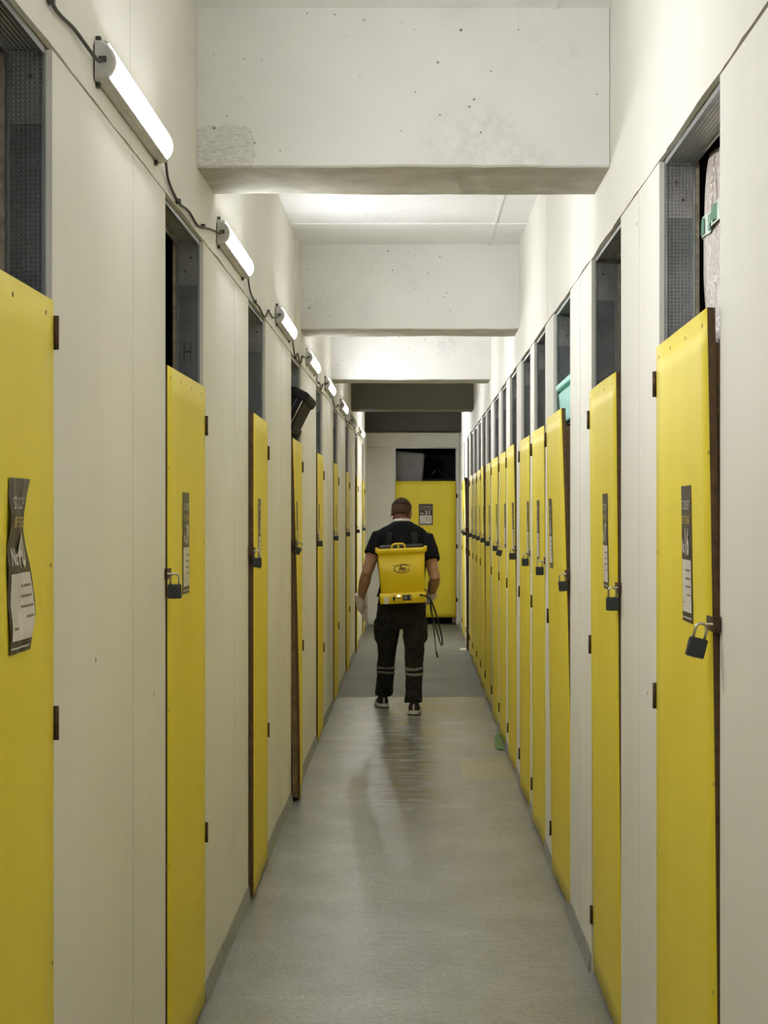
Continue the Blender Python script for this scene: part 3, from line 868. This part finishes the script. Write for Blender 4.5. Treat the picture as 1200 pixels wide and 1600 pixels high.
# turquoise box on a dark wardrobe in the third right unit
root = empty('wardrobe', (.95, 7.52, 0), kind='thing', category='wardrobe', label='dark wardrobe behind the third right door, under the turquoise box')
bm = bmesh.new(); bevbox(bm, .725, 1.3, 7.12, 7.98, 0, 1.97, .012)
o = obj('carcass', bm, M['darkgoods'], root); o.matrix_parent_inverse = root.matrix_basis.inverted()
root = empty('storage_box', (.9, 7.52, 1.972), kind='thing', category='box', label='turquoise lidded box sticking out above the third right door')
bm = bmesh.new()
def taper(bm, x0, x1, y0, y1, z0, z1, d, r):
    b2 = bmesh.new(); vs = box(b2, x0, x1, y0, y1, z0, z1)
    cx, cy = (x0 + x1) / 2, (y0 + y1) / 2
    for v in b2.verts:
        if abs(v.co.z - z0) < 1e-6: v.co.x += d if v.co.x < cx else -d; v.co.y += d if v.co.y < cy else -d
    bmesh.ops.bevel(b2, geom=b2.edges[:], offset=r, segments=3, affect='EDGES')
    merge(bm, b2, 0)
taper(bm, .628, 1.15, 7.115, 7.91, 1.974, 2.128, .01, .01)
o = obj('tub', bm, M['turquoise'], root); o.matrix_parent_inverse = root.matrix_basis.inverted()
bm = bmesh.new(); bevbox(bm, .618, 1.16, 7.105, 7.92, 2.129, 2.158, .007)
o = obj('lid', bm, M['turquoise'], root); o.matrix_parent_inverse = root.matrix_basis.inverted()

# black case leaning out over the fourth left door
root = empty('suitcase', (XL - .016, 10.32, 2.045), (0, math.radians(27), 0), kind='thing', category='suitcase', label='black suitcase with metal rails leaning out over the fourth left door')
bm = bmesh.new(); bevbox(bm, -.30, 0, -.36, .34, 0, .235, .028, 0, 4)
obj('shell', bm, M['blackcase'], root)
for xx in (-.012, -.045):
    for yy in (-.365, .345):
        bm = bmesh.new(); tube(bm, [(xx, yy, .02), (xx, yy, .215)], .003, 6)
        obj('rail', bm, M['clip'] if xx < -.02 else M['steel'], root)
for (zz, nm) in ((.21, 0), (.02, 1)):
    bm = bmesh.new()
    bevbox(bm, -.10, .012, -.372, .352, zz - .028 if nm else zz - .03, zz + .032, .022, 0, 4)
    obj('corner_guard', bm, M['blackcase'], root)

# goods in the end unit
root = empty('mattress', (-.10, 26.1, .0), (0, math.radians(5), 0), kind='thing', category='mattress', label='grey mattress standing behind the end door, top slanting')
bm = bmesh.new(); bevbox(bm, -.42, .015, -.12, .7, .04, 2.46, .04, 0, 3)
obj('ticking', bm, M['mattress'], root)
root = empty('cabinet', (.33, 26.2, 0), kind='thing', category='cabinet', label='black cabinet behind the end door, right of the grey mattress')
bm = bmesh.new(); bevbox(bm, -.22, .22, -.2, .3, 0, 2.08, .01); obj('carcass', bm, M['darkgoods'], root)
root = empty('folding_stand', (.28, 26.2, 2.08), kind='thing', category='stand', label='thin shiny folded stand on the black cabinet in the end unit')
bm = bmesh.new(); tube(bm, [(-.1, 0, .008), (0.03, -.02, .16)], .006, 8); tube(bm, [(.17, 0, .008), (.03, .02, .16)], .006, 8)
obj('rod', bm, M['clip'], root)
bm = bmesh.new(); tube(bm, [(-.045, -.022, .07), (0.0, -.03, .125)], .008, 8); obj('sleeve', bm, M['steel'], root)

# scraps on the floor
def scrap(name, pts, z, mat, label, cat, thick=.002):
    bm = bmesh.new()
    a = [V((x, y, z + .002 * math.sin(9 * x + 7 * y))) for x, y in pts]
    rings(bm, [a, [p + V((0, 0, thick)) for p in a]], smooth=False)
    obj(name, bm, mat, kind='thing', label=label, category=cat)
scrap('cardboard_scrap', [(.545, 12.05), (.598, 12.02), (.60, 12.45), (.60, 12.9), (.565, 12.8), (.55, 12.5), (.535, 12.2)], .003, M['greenscrap'], 'faded green scrap on the floor at the foot of the seventh right door', 'scrap')
scrap('paper_scrap', [(.50, 20.75), (.585, 20.7), (.59, 20.95), (.53, 21.0)], .003, M['paper'], 'small white paper scrap on the floor by the far right doors', 'paper')

# ------------------------------------------------------------------ the person
P0 = V((-.112, 14.32, 0))
person = empty('person', P0, kind='thing', category='person', label='person walking away in black t-shirt and dark work trousers, head bowed')
def pobj(name, bm, mats, parent=None, remesh=0, smooth=4, disp=None, **pr):
    for v in bm.verts: v.co -= P0
    o = obj(name, bm, mats, parent or person, **pr)
    if remesh:
        r = o.modifiers.new('r', 'REMESH'); r.mode = 'VOXEL'; r.voxel_size = remesh; r.use_smooth_shade = True
        if smooth:
            s = o.modifiers.new('s', 'SMOOTH'); s.factor = .5; s.iterations = smooth
        if disp:
            t = bpy.data.textures.new('folds', 'CLOUDS'); t.noise_scale = disp[1]; t.noise_depth = 1
            d = o.modifiers.new('d', 'DISPLACE'); d.texture = t; d.strength = disp[0]; d.mid_level = .5; d.texture_coords = 'LOCAL'
    return o

HC = V((-.117, 14.385, 1.592))            # head centre
HR = Euler((math.radians(-20), 0, math.radians(-9))).to_matrix()
def hp(x, y, z): return HC + HR @ V((x, y, z))
SHL, ELL, WRL = V((-.298, 14.32, 1.395)), V((-.392, 14.24, 1.115)), V((-.447, 14.40, .895))
SHR, ELR, WRR = V((.082, 14.33, 1.378)), V((.150, 14.20, 1.075)), V((.125, 14.43, .94))

def hand(bm, wrist, fwd, side, palmn, grow=0.0, curl=0.35, thumb_side=1, cuff=False):
    """relaxed hand: wrist, direction of the fingers, direction across the knuckles, palm normal"""
    fwd, side, palmn = fwd.normalized(), side.normalized(), palmn.normalized()
    kn = wrist + fwd * .095
    limb(bm, [wrist - fwd * .01, wrist + fwd * .02, wrist + fwd * .055, kn], [(.027 + grow, .020 + grow), (.030 + grow, .019 + grow), (.040 + grow, .017 + grow), (.041 + grow, .014 + grow)], 14, 0, side)
    for q, (o, ln) in enumerate(((-.030, .062), (-.010, .075), (.011, .080), (.031, .070))):
        o *= -thumb_side
        p = kn + side * o - fwd * .012; pts = [p]
        d = fwd.copy(); ang = curl * (.8 + .12 * q)
        for f in (.42, .33, .25):
            rot = Matrix.Rotation(ang, 3, side); d = rot @ d
            if (d - fwd).dot(palmn) < 0: d = Matrix.Rotation(-2 * ang, 3, side) @ d
            pts.append(pts[-1] + d * ln * (f + .08))
        limb(bm, pts, [.0098 + grow, .0092 + grow, .0083 + grow, .006 + grow], 10, 0, side)
    b = wrist + fwd * .028 + side * .022 * thumb_side
    e = b + (fwd * .6 + side * .75 * thumb_side + palmn * .3).normalized() * .045
    t = e + (fwd * .95 + side * .15 * thumb_side + palmn * .3).normalized() * .036
    limb(bm, [b - fwd * .01, b + (e - b) * .4, e, t], [.014 + grow, .0135 + grow, .0105 + grow, .0075 + grow], 10, 0, palmn)

bm = bmesh.new()
# torso and hips
tz = [(.80, .155, .115), (.90, .175, .12), (1.0, .165, .115), (1.12, .165, .112), (1.25, .185, .12), (1.36, .19, .11), (1.43, .18, .085), (1.47, .12, .07), (1.51, .068, .06)]
limb(bm, [(-.112, 14.33 + .03 * (z - .9), z) for z, _, _ in tz], [(a, b) for _, a, b in tz], 22, 0, p=2.3)
# neck and head
limb(bm, [(-.115, 14.335, 1.42), (-.115, 14.35, 1.47), hp(0, -.012, -.06), hp(0, -.005, 0)], [(.062, .06), (.057, .058), (.056, .060), (.055, .06)], 18)
ellipsoid(bm, hp(0, -.004, .018), (.076, .094, .098), rot=HR)
limb(bm, [hp(0, .03, .0), hp(0, .040, -.05), hp(0, .050, -.095), hp(0, .055, -.112)], [(.066, .055), (.062, .052), (.045, .040), (.022, .022)], 16, 0, HR @ V((1, 0, 0)))
limb(bm, [hp(0, .088, .025), hp(0, .103, -.005), hp(0, .112, -.028), hp(0, .092, -.038)], [.009, .012, .016, .010], 10)      # nose
limb(bm, [hp(-.026, .086, -.062), hp(0, .098, -.060), hp(.026, .086, -.062)], [.005, .009, .005], 8)                              # lips
limb(bm, [hp(-.024, .085, -.071), hp(0, .096, -.072), hp(.024, .085, -.071)], [.005, .009, .005], 8)
limb(bm, [hp(-.052, .068, .030), hp(-.028, .088, .036), hp(0, .092, .032), hp(.028, .088, .036), hp(.052, .068, .030)], [.008, .010, .008, .010, .008], 8)  # brow
for sx in (-1, 1):
    ellipsoid(bm, hp(sx * .030, .076, .012), (.014, .012, .010), rot=HR)
    er = HR @ Euler((math.radians(10), 0, sx * math.radians(-24))).to_matrix()
    b2 = bmesh.new(); limb(b2, [(0, 0, -.030), (0, .004, -.012), (0, -.004, .014), (0, .0, .032)], [(.0055, .008), (.007, .013), (.008, .019), (.006, .012)], 12)
    merge(bm, b2, 0, Matrix.Translation(hp(sx * .079, -.008, -.006)) @ er.to_4x4())
# arms
for sh, el, wr in ((SHL, ELL, WRL), (SHR, ELR, WRR)):
    u = sh.lerp(el, .5); f = el.lerp(wr, .35)
    limb(bm, [sh + V((-.03 if sh.x > 0 else .03, 0, .02)), sh, u, el, f, el.lerp(wr, .75), wr], [.055, .060, .052, .043, .046, .034, .028], 16)
DL = (V((-.425, 14.45, .72)) - WRL)
hand(bm, WRL, DL, V((.25, 1, .1)), V((1, -.3, 0)), curl=.28, thumb_side=1)
DR = V((-.02, .8, -.5))
hand(bm, WRR, DR, V((.1, .5, .8)), V((-1, .1, 0)), curl=.75, thumb_side=1)
# legs inside the trousers
for hip, kn, an in ((V((-.20, 14.32, .86)), V((-.232, 14.48, .48)), V((-.262, 14.67, .11))), (V((-.03, 14.33, .86)), V((-.022, 14.29, .47)), V((-.018, 14.20, .10)))):
    limb(bm, [hip, hip.lerp(kn, .5), kn, kn.lerp(an, .35), an], [.085, .07, .055, .055, .038], 14)
pobj('body', bm, M['skin'], remesh=.0055, smooth=4)

for sx in (-1, 1):
    bm = bmesh.new(); ellipsoid(bm, hp(sx * .030, .083, .010), (.011, .009, .007), 0, HR); ellipsoid(bm, hp(sx * .030, .0905, .009), (.0045, .003, .0045), 1, HR)
    pobj('eye', bm, [M['collar'], M['hair']])
# hair: cropped top and faded sides
def skullcap(bm, grow, keep, n=36):
    b2 = bmesh.new(); bmesh.ops.create_uvsphere(b2, u_segments=n, v_segments=n // 2 + 4, radius=1)
    dele = [v for v in b2.verts if not keep(v.co)]
    bmesh.ops.delete(b2, geom=dele, context='VERTS')
    for v in b2.verts:
        v.co = hp(v.co.x * (.076 + grow), -.004 + v.co.y * (.094 + grow), .018 + v.co.z * (.098 + grow))
    r = bmesh.ops.extrude_face_region(b2, geom=b2.faces[:])
    c = hp(0, 0, 0)
    for v in r['geom']:
        if isinstance(v, bmesh.types.BMVert): v.co += (c - v.co).normalized() * (grow + .004)
    for f in b2.faces: f.smooth = True
    merge(bm, b2, 0)
bm = bmesh.new(); skullcap(bm, .009, lambda c: c.z > (.22 if c.y < .2 else .22 + .8 * (c.y - .2)))
hair = pobj('hair', bm, M['hair'], label='dark cropped hair on top')
bm = bmesh.new(); skullcap(bm, .005, lambda c: c.z < .34 and c.z > (-.62 + (.9 * (c.y + .35) if c.y > -.35 else 0)) and c.y < .45)
for v in bm.verts: v.co -= P0
obj('faded_side', bm, M['stubble'], hair, label='close-cropped brown fade')

# t-shirt
bm = bmesh.new()
tz = [(.885, .178, .135), (.95, .180, .132), (1.05, .182, .130), (1.15, .190, .128), (1.26, .205, .134), (1.34, .216, .130), (1.40, .218, .115), (1.435, .206, .104), (1.468, .170, .094), (1.498, .112, .083), (1.524, .070, .072)]
limb(bm, [(-.112, 14.33 + .03 * (z - .9), z) for z, _, _ in tz], [(a, b) for _, a, b in tz], 26, 0, p=2.4)
for sh, el, sx, k in ((SHL, ELL, -1, .50), (SHR, ELR, 1, .55)):
    limb(bm, [sh + V((-sx * .07, 0, .012)), sh + V((0, 0, -.004)), sh.lerp(el, .25), sh.lerp(el, k)], [.066, .072, .074, .077], 18)
shirt = pobj('t_shirt', bm, M['shirt'], remesh=.007, smooth=5, disp=(.012, .11))
bm = bmesh.new()
limb(bm, [(-.113, 14.352, 1.520), (-.114, 14.354, 1.541)], [(.069, .070), (.066, .067)], 22)
pobj('collar', bm, M['collar'], shirt, label='white collar edge')
bm = bmesh.new()
ring = [(-.114 + .069 * math.cos(a), 14.356 + .070 * math.sin(a), 1.552 - .02 * math.sin(a)) for a in [2 * math.pi * k / 24 for k in range(24)]]
ring.append(ring[0]); tube(bm, ring, .0055, 8)
pobj('neck_cord', bm, M['cord'], label='dark red cord around the neck')

# trousers
bm = bmesh.new()
hz = [(.93, .178, .135), (.88, .188, .142), (.80, .198, .145), (.72, .196, .140), (.67, .17, .12)]
limb(bm, [(-.116, 14.33, z) for z, _, _ in hz], [(a, b) for _, a, b in hz], 24, 0, p=2.5)
limb(bm, [(-.215, 14.33, .86), (-.222, 14.35, .70), (-.232, 14.40, .58), (-.236, 14.47, .46), (-.246, 14.55, .32), (-.256, 14.62, .19), (-.262, 14.655, .140), (-.263, 14.660, .105)],
     [(.095, .12), (.100, .122), (.088, .108), (.076, .095), (.071, .088), (.070, .085), (.074, .090), (.068, .085)], 18, 0, p=2.3)
limb(bm, [(-.015, 14.33, .86), (-.016, 14.33, .70), (-.014, 14.31, .58), (-.013, 14.28, .46), (-.014, 14.24, .32), (-.018, 14.20, .19), (-.020, 14.185, .130), (-.020, 14.18, .095)],
     [(.095, .12), (.096, .122), (.088, .108), (.076, .095), (.070, .088), (.066, .082), (.070, .088), (.072, .085)], 18, 0, p=2.3)
ellipsoid(bm, (-.318, 14.37, .66), (.022, .07, .10)); ellipsoid(bm, (.072, 14.34, .66), (.022, .07, .10))     # cargo pockets
trs = pobj('trousers', bm, M['trouser'], remesh=.008, smooth=4, disp=(.018, .075))
for (c, d, ra, rb) in (((-.247, 14.545, .338), V((-.01, .08, -.14)), .072, .089), ((-.2495, 14.565, .297), V((-.01, .08, -.14)), .072, .089),
                       ((-.014, 14.248, .362), V((0, -.04, -.14)), .072, .090), ((-.015, 14.238, .320), V((0, -.04, -.14)), .071, .088)):
    bm = bmesh.new(); d.normalize(); c = V(c)
    secs = []
    for s0 in (-1, -.33, .33, 1):
        secs.append([c + d * .011 * s0 + V((math.cos(a) * (ra + .03), math.sin(a) * (rb + .03), 0)) for a in [2 * math.pi * k / 40 for k in range(40)]])
    rings(bm, secs, cap=False)
    o = pobj('reflective_band', bm, M['reflect'], trs, label='grey reflective band')
    w = o.modifiers.new('w', 'SHRINKWRAP'); w.target = trs; w.wrap_method = 'NEAREST_SURFACEPOINT'; w.wrap_mode = 'ABOVE_SURFACE'; w.offset = .003
    w = o.modifiers.new('t', 'SOLIDIFY'); w.thickness = .0025; w.offset = 1

# shoes
def shoe(loc, yaw, pitch, label):
    mt = Matrix.Translation(loc) @ Matrix.Rotation(yaw, 4, 'Z') @ Matrix.Rotation(pitch, 4, 'X')
    up = [(0.0, .018, .10), (.008, .030, .112), (.025, .040, .118), (.06, .044, .12), (.10, .046, .112), (.14, .047, .085), (.19, .050, .065), (.24, .046, .055), (.27, .034, .045), (.288, .015, .032)]
    bm = bmesh.new(); secs = []
    for y, w, h in up:
        ring = []
        for k in range(14):
            a = math.pi * k / 13
            ring.append(mt @ V((w * math.cos(a), y, .026 + (h - .026) * abs(math.sin(a)) ** .75)))
        secs.append(ring)
    rings(bm, secs)
    s = pobj('shoe', bm, M['shoe'], label=label)
    bm = bmesh.new()
    outl = [(w + .006, y - (.008 if i == 0 else 0) + (.008 if i == len(up) - 1 else 0)) for i, (y, w, h) in enumerate(up)]
    loop = [V((w, y, 0)) for w, y in outl] + [V((-w, y, 0)) for w, y in reversed(outl)]
    for za, zb, mi in ((0.0, .010, 1), (.010, .036, 0)):
        rings(bm, [[mt @ (p + V((0, 0, za))) for p in loop], [mt @ (p + V((0, 0, zb))) for p in loop]], mi, smooth=False)
    pobj('sole', bm, [M['rubber_white'], M['rubber_black']], s, label='white rubber sole')
    bm = bmesh.new(); b2 = bmesh.new(); box(b2, -.006, .006, -.006, .004, .04, .085); merge(bm, b2, 0, mt)
    pobj('heel_tab', bm, M['rubber_white'], s, label='pale heel tab')
shoe((-.262, 14.62, .001), .14, 0, 'black shoe with white sole, left foot in front')
shoe((-.018, 14.10, .001), -.03, 0, 'black shoe with white sole, right foot behind')

# gloves
bm = bmesh.new(); hand(bm, WRL, DL, V((.25, 1, .1)), V((1, -.3, 0)), grow=.005, curl=.28)
limb(bm, [WRL - DL.normalized() * .05, WRL - DL.normalized() * .015, WRL + DL.normalized() * .04, WRL + DL.normalized() * .085], [.046, .041, (.054, .038), (.056, .034)], 16, 0, V((.25, 1, .1)))
pobj('glove', bm, M['glove'], remesh=.004, smooth=2, disp=(.010, .025), label='whitish disposable glove on the left hand')
bm = bmesh.new(); hand(bm, WRR, DR, V((.1, .5, .8)), V((-1, .1, 0)), grow=.004, curl=.75)
limb(bm, [WRR - DR.normalized() * .05, WRR, WRR + DR.normalized() * .05], [.042, .036, (.045, .03)], 14)
pobj('glove', bm, M['glove'], remesh=.004, smooth=2, disp=(.008, .025), label='whitish disposable glove on the right hand')

# ------------------------------------------------------------------ the backpack sprayer
SP = V((-.100, 14.165, .893))
spr = empty('backpack_sprayer', SP, (0, math.radians(-2.4), 0), kind='thing', category='sprayer', label='yellow backpack sprayer with oval logo and black hose on the person')
def rrect(w, y0, y1, z, r=.03, n=5):
    out = []
    for cx, cy, a0 in ((w / 2 - r, y1 - r, 0), (-w / 2 + r, y1 - r, 90), (-w / 2 + r, y0 + r, 180), (w / 2 - r, y0 + r, 270)):
        for k in range(n + 1):
            a = math.radians(a0 + 90 * k / n); out.append(V((cx + r * math.cos(a), cy + r * math.sin(a), z)))
    return out
bm = bmesh.new()
rings(bm, [rrect(.335, -.142, -.005, .072, .022), rrect(.343, -.148, -.003, .082, .022), rrect(.352, -.150, -.003, .22, .022), rrect(.368, -.152, -.002, .385, .022)])
tank = obj('tank', bm, M['tank'], spr)
# oval emblem on the tank's back
def tp(x, z, l=.0012):
    k = (z - .082) / .3; return V((x, -.148 - .004 * k - l, z))
bm = bmesh.new()
cx, cz = .003, .262
def arc(rx, rz, a0, a1, t0, t1, n=30):
    prev = None
    for k in range(n + 1):
        a = math.radians(a0 + (a1 - a0) * k / n); t = t0 + (t1 - t0) * math.sin(math.pi * k / n)
        c, s = math.cos(a), math.sin(a)
        p = (bm.verts.new(tp(cx + (rx - t) * c, cz + (rz - t) * s)), bm.verts.new(tp(cx + (rx + t) * c, cz + (rz + t) * s)))
        if prev: bm.faces.new((prev[0], p[0], p[1], prev[1]))
        prev = p
arc(.064, .031, 100, 345, .0012, .0036); arc(.064, .031, 15, 95, .0009, .0026)
put_text(bm, 'Fm', .058, lambda x, y: tp(cx - .028 + x, cz - .017 + y, .0016), 0, fit=.058, shear=.35, bold=.0022)
sw = [V((-.078, 0, .030)), V((-.04, 0, .027)), V((-.01, 0, .033)), V((.03, 0, .034)), V((.078, 0, .024))]
prev = None
for q, t in zip(spline(sw, 6), [.0006 + .0028 * math.sin(math.pi * k / 24) for k in range(25)]):
    p = (bm.verts.new(tp(cx + q.x, cz + q.z - t)), bm.verts.new(tp(cx + q.x, cz + q.z + t)))
    if prev: bm.faces.new((prev[0], p[0], p[1], prev[1]))
    prev = p
b2 = bmesh.new(); bmesh.ops.create_circle(b2, cap_ends=True, segments=10, radius=.005); merge(bm, b2, 0, Matrix.Translation(tp(cx + .048, cz - .004)) @ Matrix.Rotation(math.pi / 2, 4, 'X'))
obj('emblem', bm, simple('dark brown print', (0.06, 0.035, 0.008), .5), tank, label='dark oval emblem')
bm = bmesh.new()
rings(bm, [rrect(.372, -.156, 0, .382, .024), rrect(.386, -.163, .002, .392, .026), rrect(.386, -.163, .002, .418, .026), rrect(.380, -.158, .0, .424, .024)])
for sx in (-1, 1): bevbox(bm, sx * .192 - .012, sx * .192 + .012, -.10, -.03, .395, .435, .005)
obj('rim', bm, M['tank'], spr)
bm = bmesh.new(); rings(bm, [rrect(.350, -.135, -.003, .420, .02), rrect(.345, -.130, -.003, .445, .02), rrect(.325, -.120, -.008, .452, .02)])
obj('lid', bm, M['blackplastic'], spr, label='black lid')
bm = bmesh.new()
hx = -.02
tube(bm, spline([(hx - .052, -.150, .418), (hx - .048, -.150, .445), (hx - .034, -.150, .458), (hx, -.150, .460), (hx + .034, -.150, .458), (hx + .048, -.150, .445), (hx + .052, -.150, .418)], 4), .0075, 10)
tube(bm, [(hx, -.150, .42), (hx, -.150, .458)], .006, 8)
obj('handle', bm, M['tank'], spr)
bm = bmesh.new(); rings(bm, [rrect(.345, -.158, 0, -.008, .015), rrect(.360, -.164, .002, .0, .015), rrect(.366, -.164, .002, .068, .015), rrect(.350, -.156, 0, .076, .015)])
base = obj('base', bm, M['tank'], spr)
bm = bmesh.new(); box(bm, -.150, -.112, -.1665, -.163, -.006, .048); obj('label', bm, M['paper'], base, label='white sticker')
bm = bmesh.new(); b2 = bmesh.new(); bmesh.ops.create_cone(b2, cap_ends=True, segments=16, radius1=.013, radius2=.010, depth=.02)
merge(bm, b2, 0, Matrix.Translation((-.070, -.173, .034)) @ Matrix.Rotation(math.pi / 2, 4, 'X')); box(bm, -.075, -.065, -.18, -.168, .012, .056)
obj('knob', bm, M['blackplastic'], base, label='black knob')
bm = bmesh.new(); bevbox(bm, -.044, -.020, -.172, -.163, .044, .060, .003); obj('switch', bm, M['led'], base, label='glowing switch')
bm = bmesh.new(); box(bm, -.050, -.016, -.168, -.163, .034, .043); obj('switch_bezel', bm, M['blackplastic'], base)
bm = bmesh.new(); bevbox(bm, -.004, .066, -.170, -.163, .014, .060, .004)
box(bm, .004, .034, -.1712, -.1698, .022, .052, 1); box(bm, .054, .060, -.1712, -.1698, .022, .052, 2)
obj('meter', bm, [M['blackplastic'], M['signink'], M['signwhite']], base, label='black meter panel')
bm = bmesh.new(); b2 = bmesh.new(); bmesh.ops.create_cone(b2, cap_ends=True, segments=14, radius1=.012, radius2=.009, depth=.028)
merge(bm, b2, 0, Matrix.Translation((.142, -.176, .052)) @ Matrix.Rotation(math.pi / 2, 4, 'X')); obj('hose_port', bm, M['blackplastic'], base)
spr_inv = (Matrix.Translation(SP) @ Euler((0, math.radians(-2.4), 0)).to_matrix().to_4x4()).inverted()
def wp(u, v, Y): return V(((u - 650) / F * Y, Y, H_CAM - (v - 800) / F * Y))
def local(bm):
    for v in bm.verts: v.co = spr_inv @ v.co
    return bm
bm = bmesh.new()
tube(bm, spline([wp(659.5, 930, 13.98), wp(664, 931, 13.93), wp(672, 936, 13.93), wp(680, 955, 13.98), wp(687, 980, 14.05), wp(691.3, 1001, 14.12), wp(689.5, 1008, 14.17), wp(685, 994, 14.24), wp(679, 973, 14.32), wp(673, 953, 14.42), V((.122, 14.50, .90))], 6), .0062, 8)
obj('hose', local(bm), M['blackplastic'], spr, label='black looped hose')
bm = bmesh.new(); tube(bm, [V((.112, 14.42, .915)), V((.122, 14.54, .87))], .012, 10, 0); tube(bm, [V((.122, 14.54, .87)), wp(681.5, 1018, 14.85)], .0042, 8, 0); tube(bm, [wp(681.5, 1018, 14.85), wp(683.5, 1027, 14.88)], .008, 8, 0)
obj('lance', local(bm), M['clip'], spr, label='thin spray lance')
# shoulder straps over the shirt
for sx in (-1, 1):
    bm = bmesh.new(); x0 = -.112 + sx * .095
    path = spline([(x0 + sx * .01, 14.17, 1.24), (x0 + sx * .012, 14.172, 1.33), (x0, 14.235, 1.425), (x0 + sx * .002, 14.34, 1.448), (x0 + sx * .015, 14.44, 1.39), (x0 + sx * .03, 14.495, 1.25), (x0 + sx * .05, 14.49, 1.08), (x0 + sx * .075, 14.44, .96), (x0 + sx * .085, 14.33, .93), (x0 + sx * .06, 14.19, .93)], 5)
    secs = []
    for i, q in enumerate(path):
        t = (path[min(i + 1, len(path) - 1)] - path[max(i - 1, 0)]).normalized(); s = V((1, 0, 0)); s = (s - t * s.dot(t)).normalized(); u = t.cross(s)
        secs.append([q + s * a * .022 + u * b * .004 for a, b in ((-1, -1), (1, -1), (1, 1), (-1, 1))])
    rings(bm, secs, smooth=False)
    obj('strap', local(bm), M['strap'], spr, label='dark shoulder strap')

# ------------------------------------------------------------------ camera, world, view
cam = bpy.data.cameras.new('camera'); co = bpy.data.objects.new('camera', cam); COL.objects.link(co)
co.location = (0, 0, H_CAM); co.rotation_euler = (math.pi / 2, 0, 0)
cam.sensor_fit = 'VERTICAL'; cam.sensor_height = 24; cam.lens = F / 1600 * 24
cam.shift_x = -50 / 1600; cam.clip_start = .05; cam.clip_end = 100
S.camera = co
w = bpy.data.worlds.new('world'); S.world = w; w.use_nodes = True
w.node_tree.nodes['Background'].inputs[0].default_value = (0, 0, 0, 1)
S.view_settings.view_transform = 'Standard'; S.view_settings.look = 'None'
S.view_settings.exposure = 0.27; S.view_settings.gamma = 1.0; S.view_settings.use_curve_mapping = False
S.cycles.diffuse_bounces = 8; S.cycles.max_bounces = 12
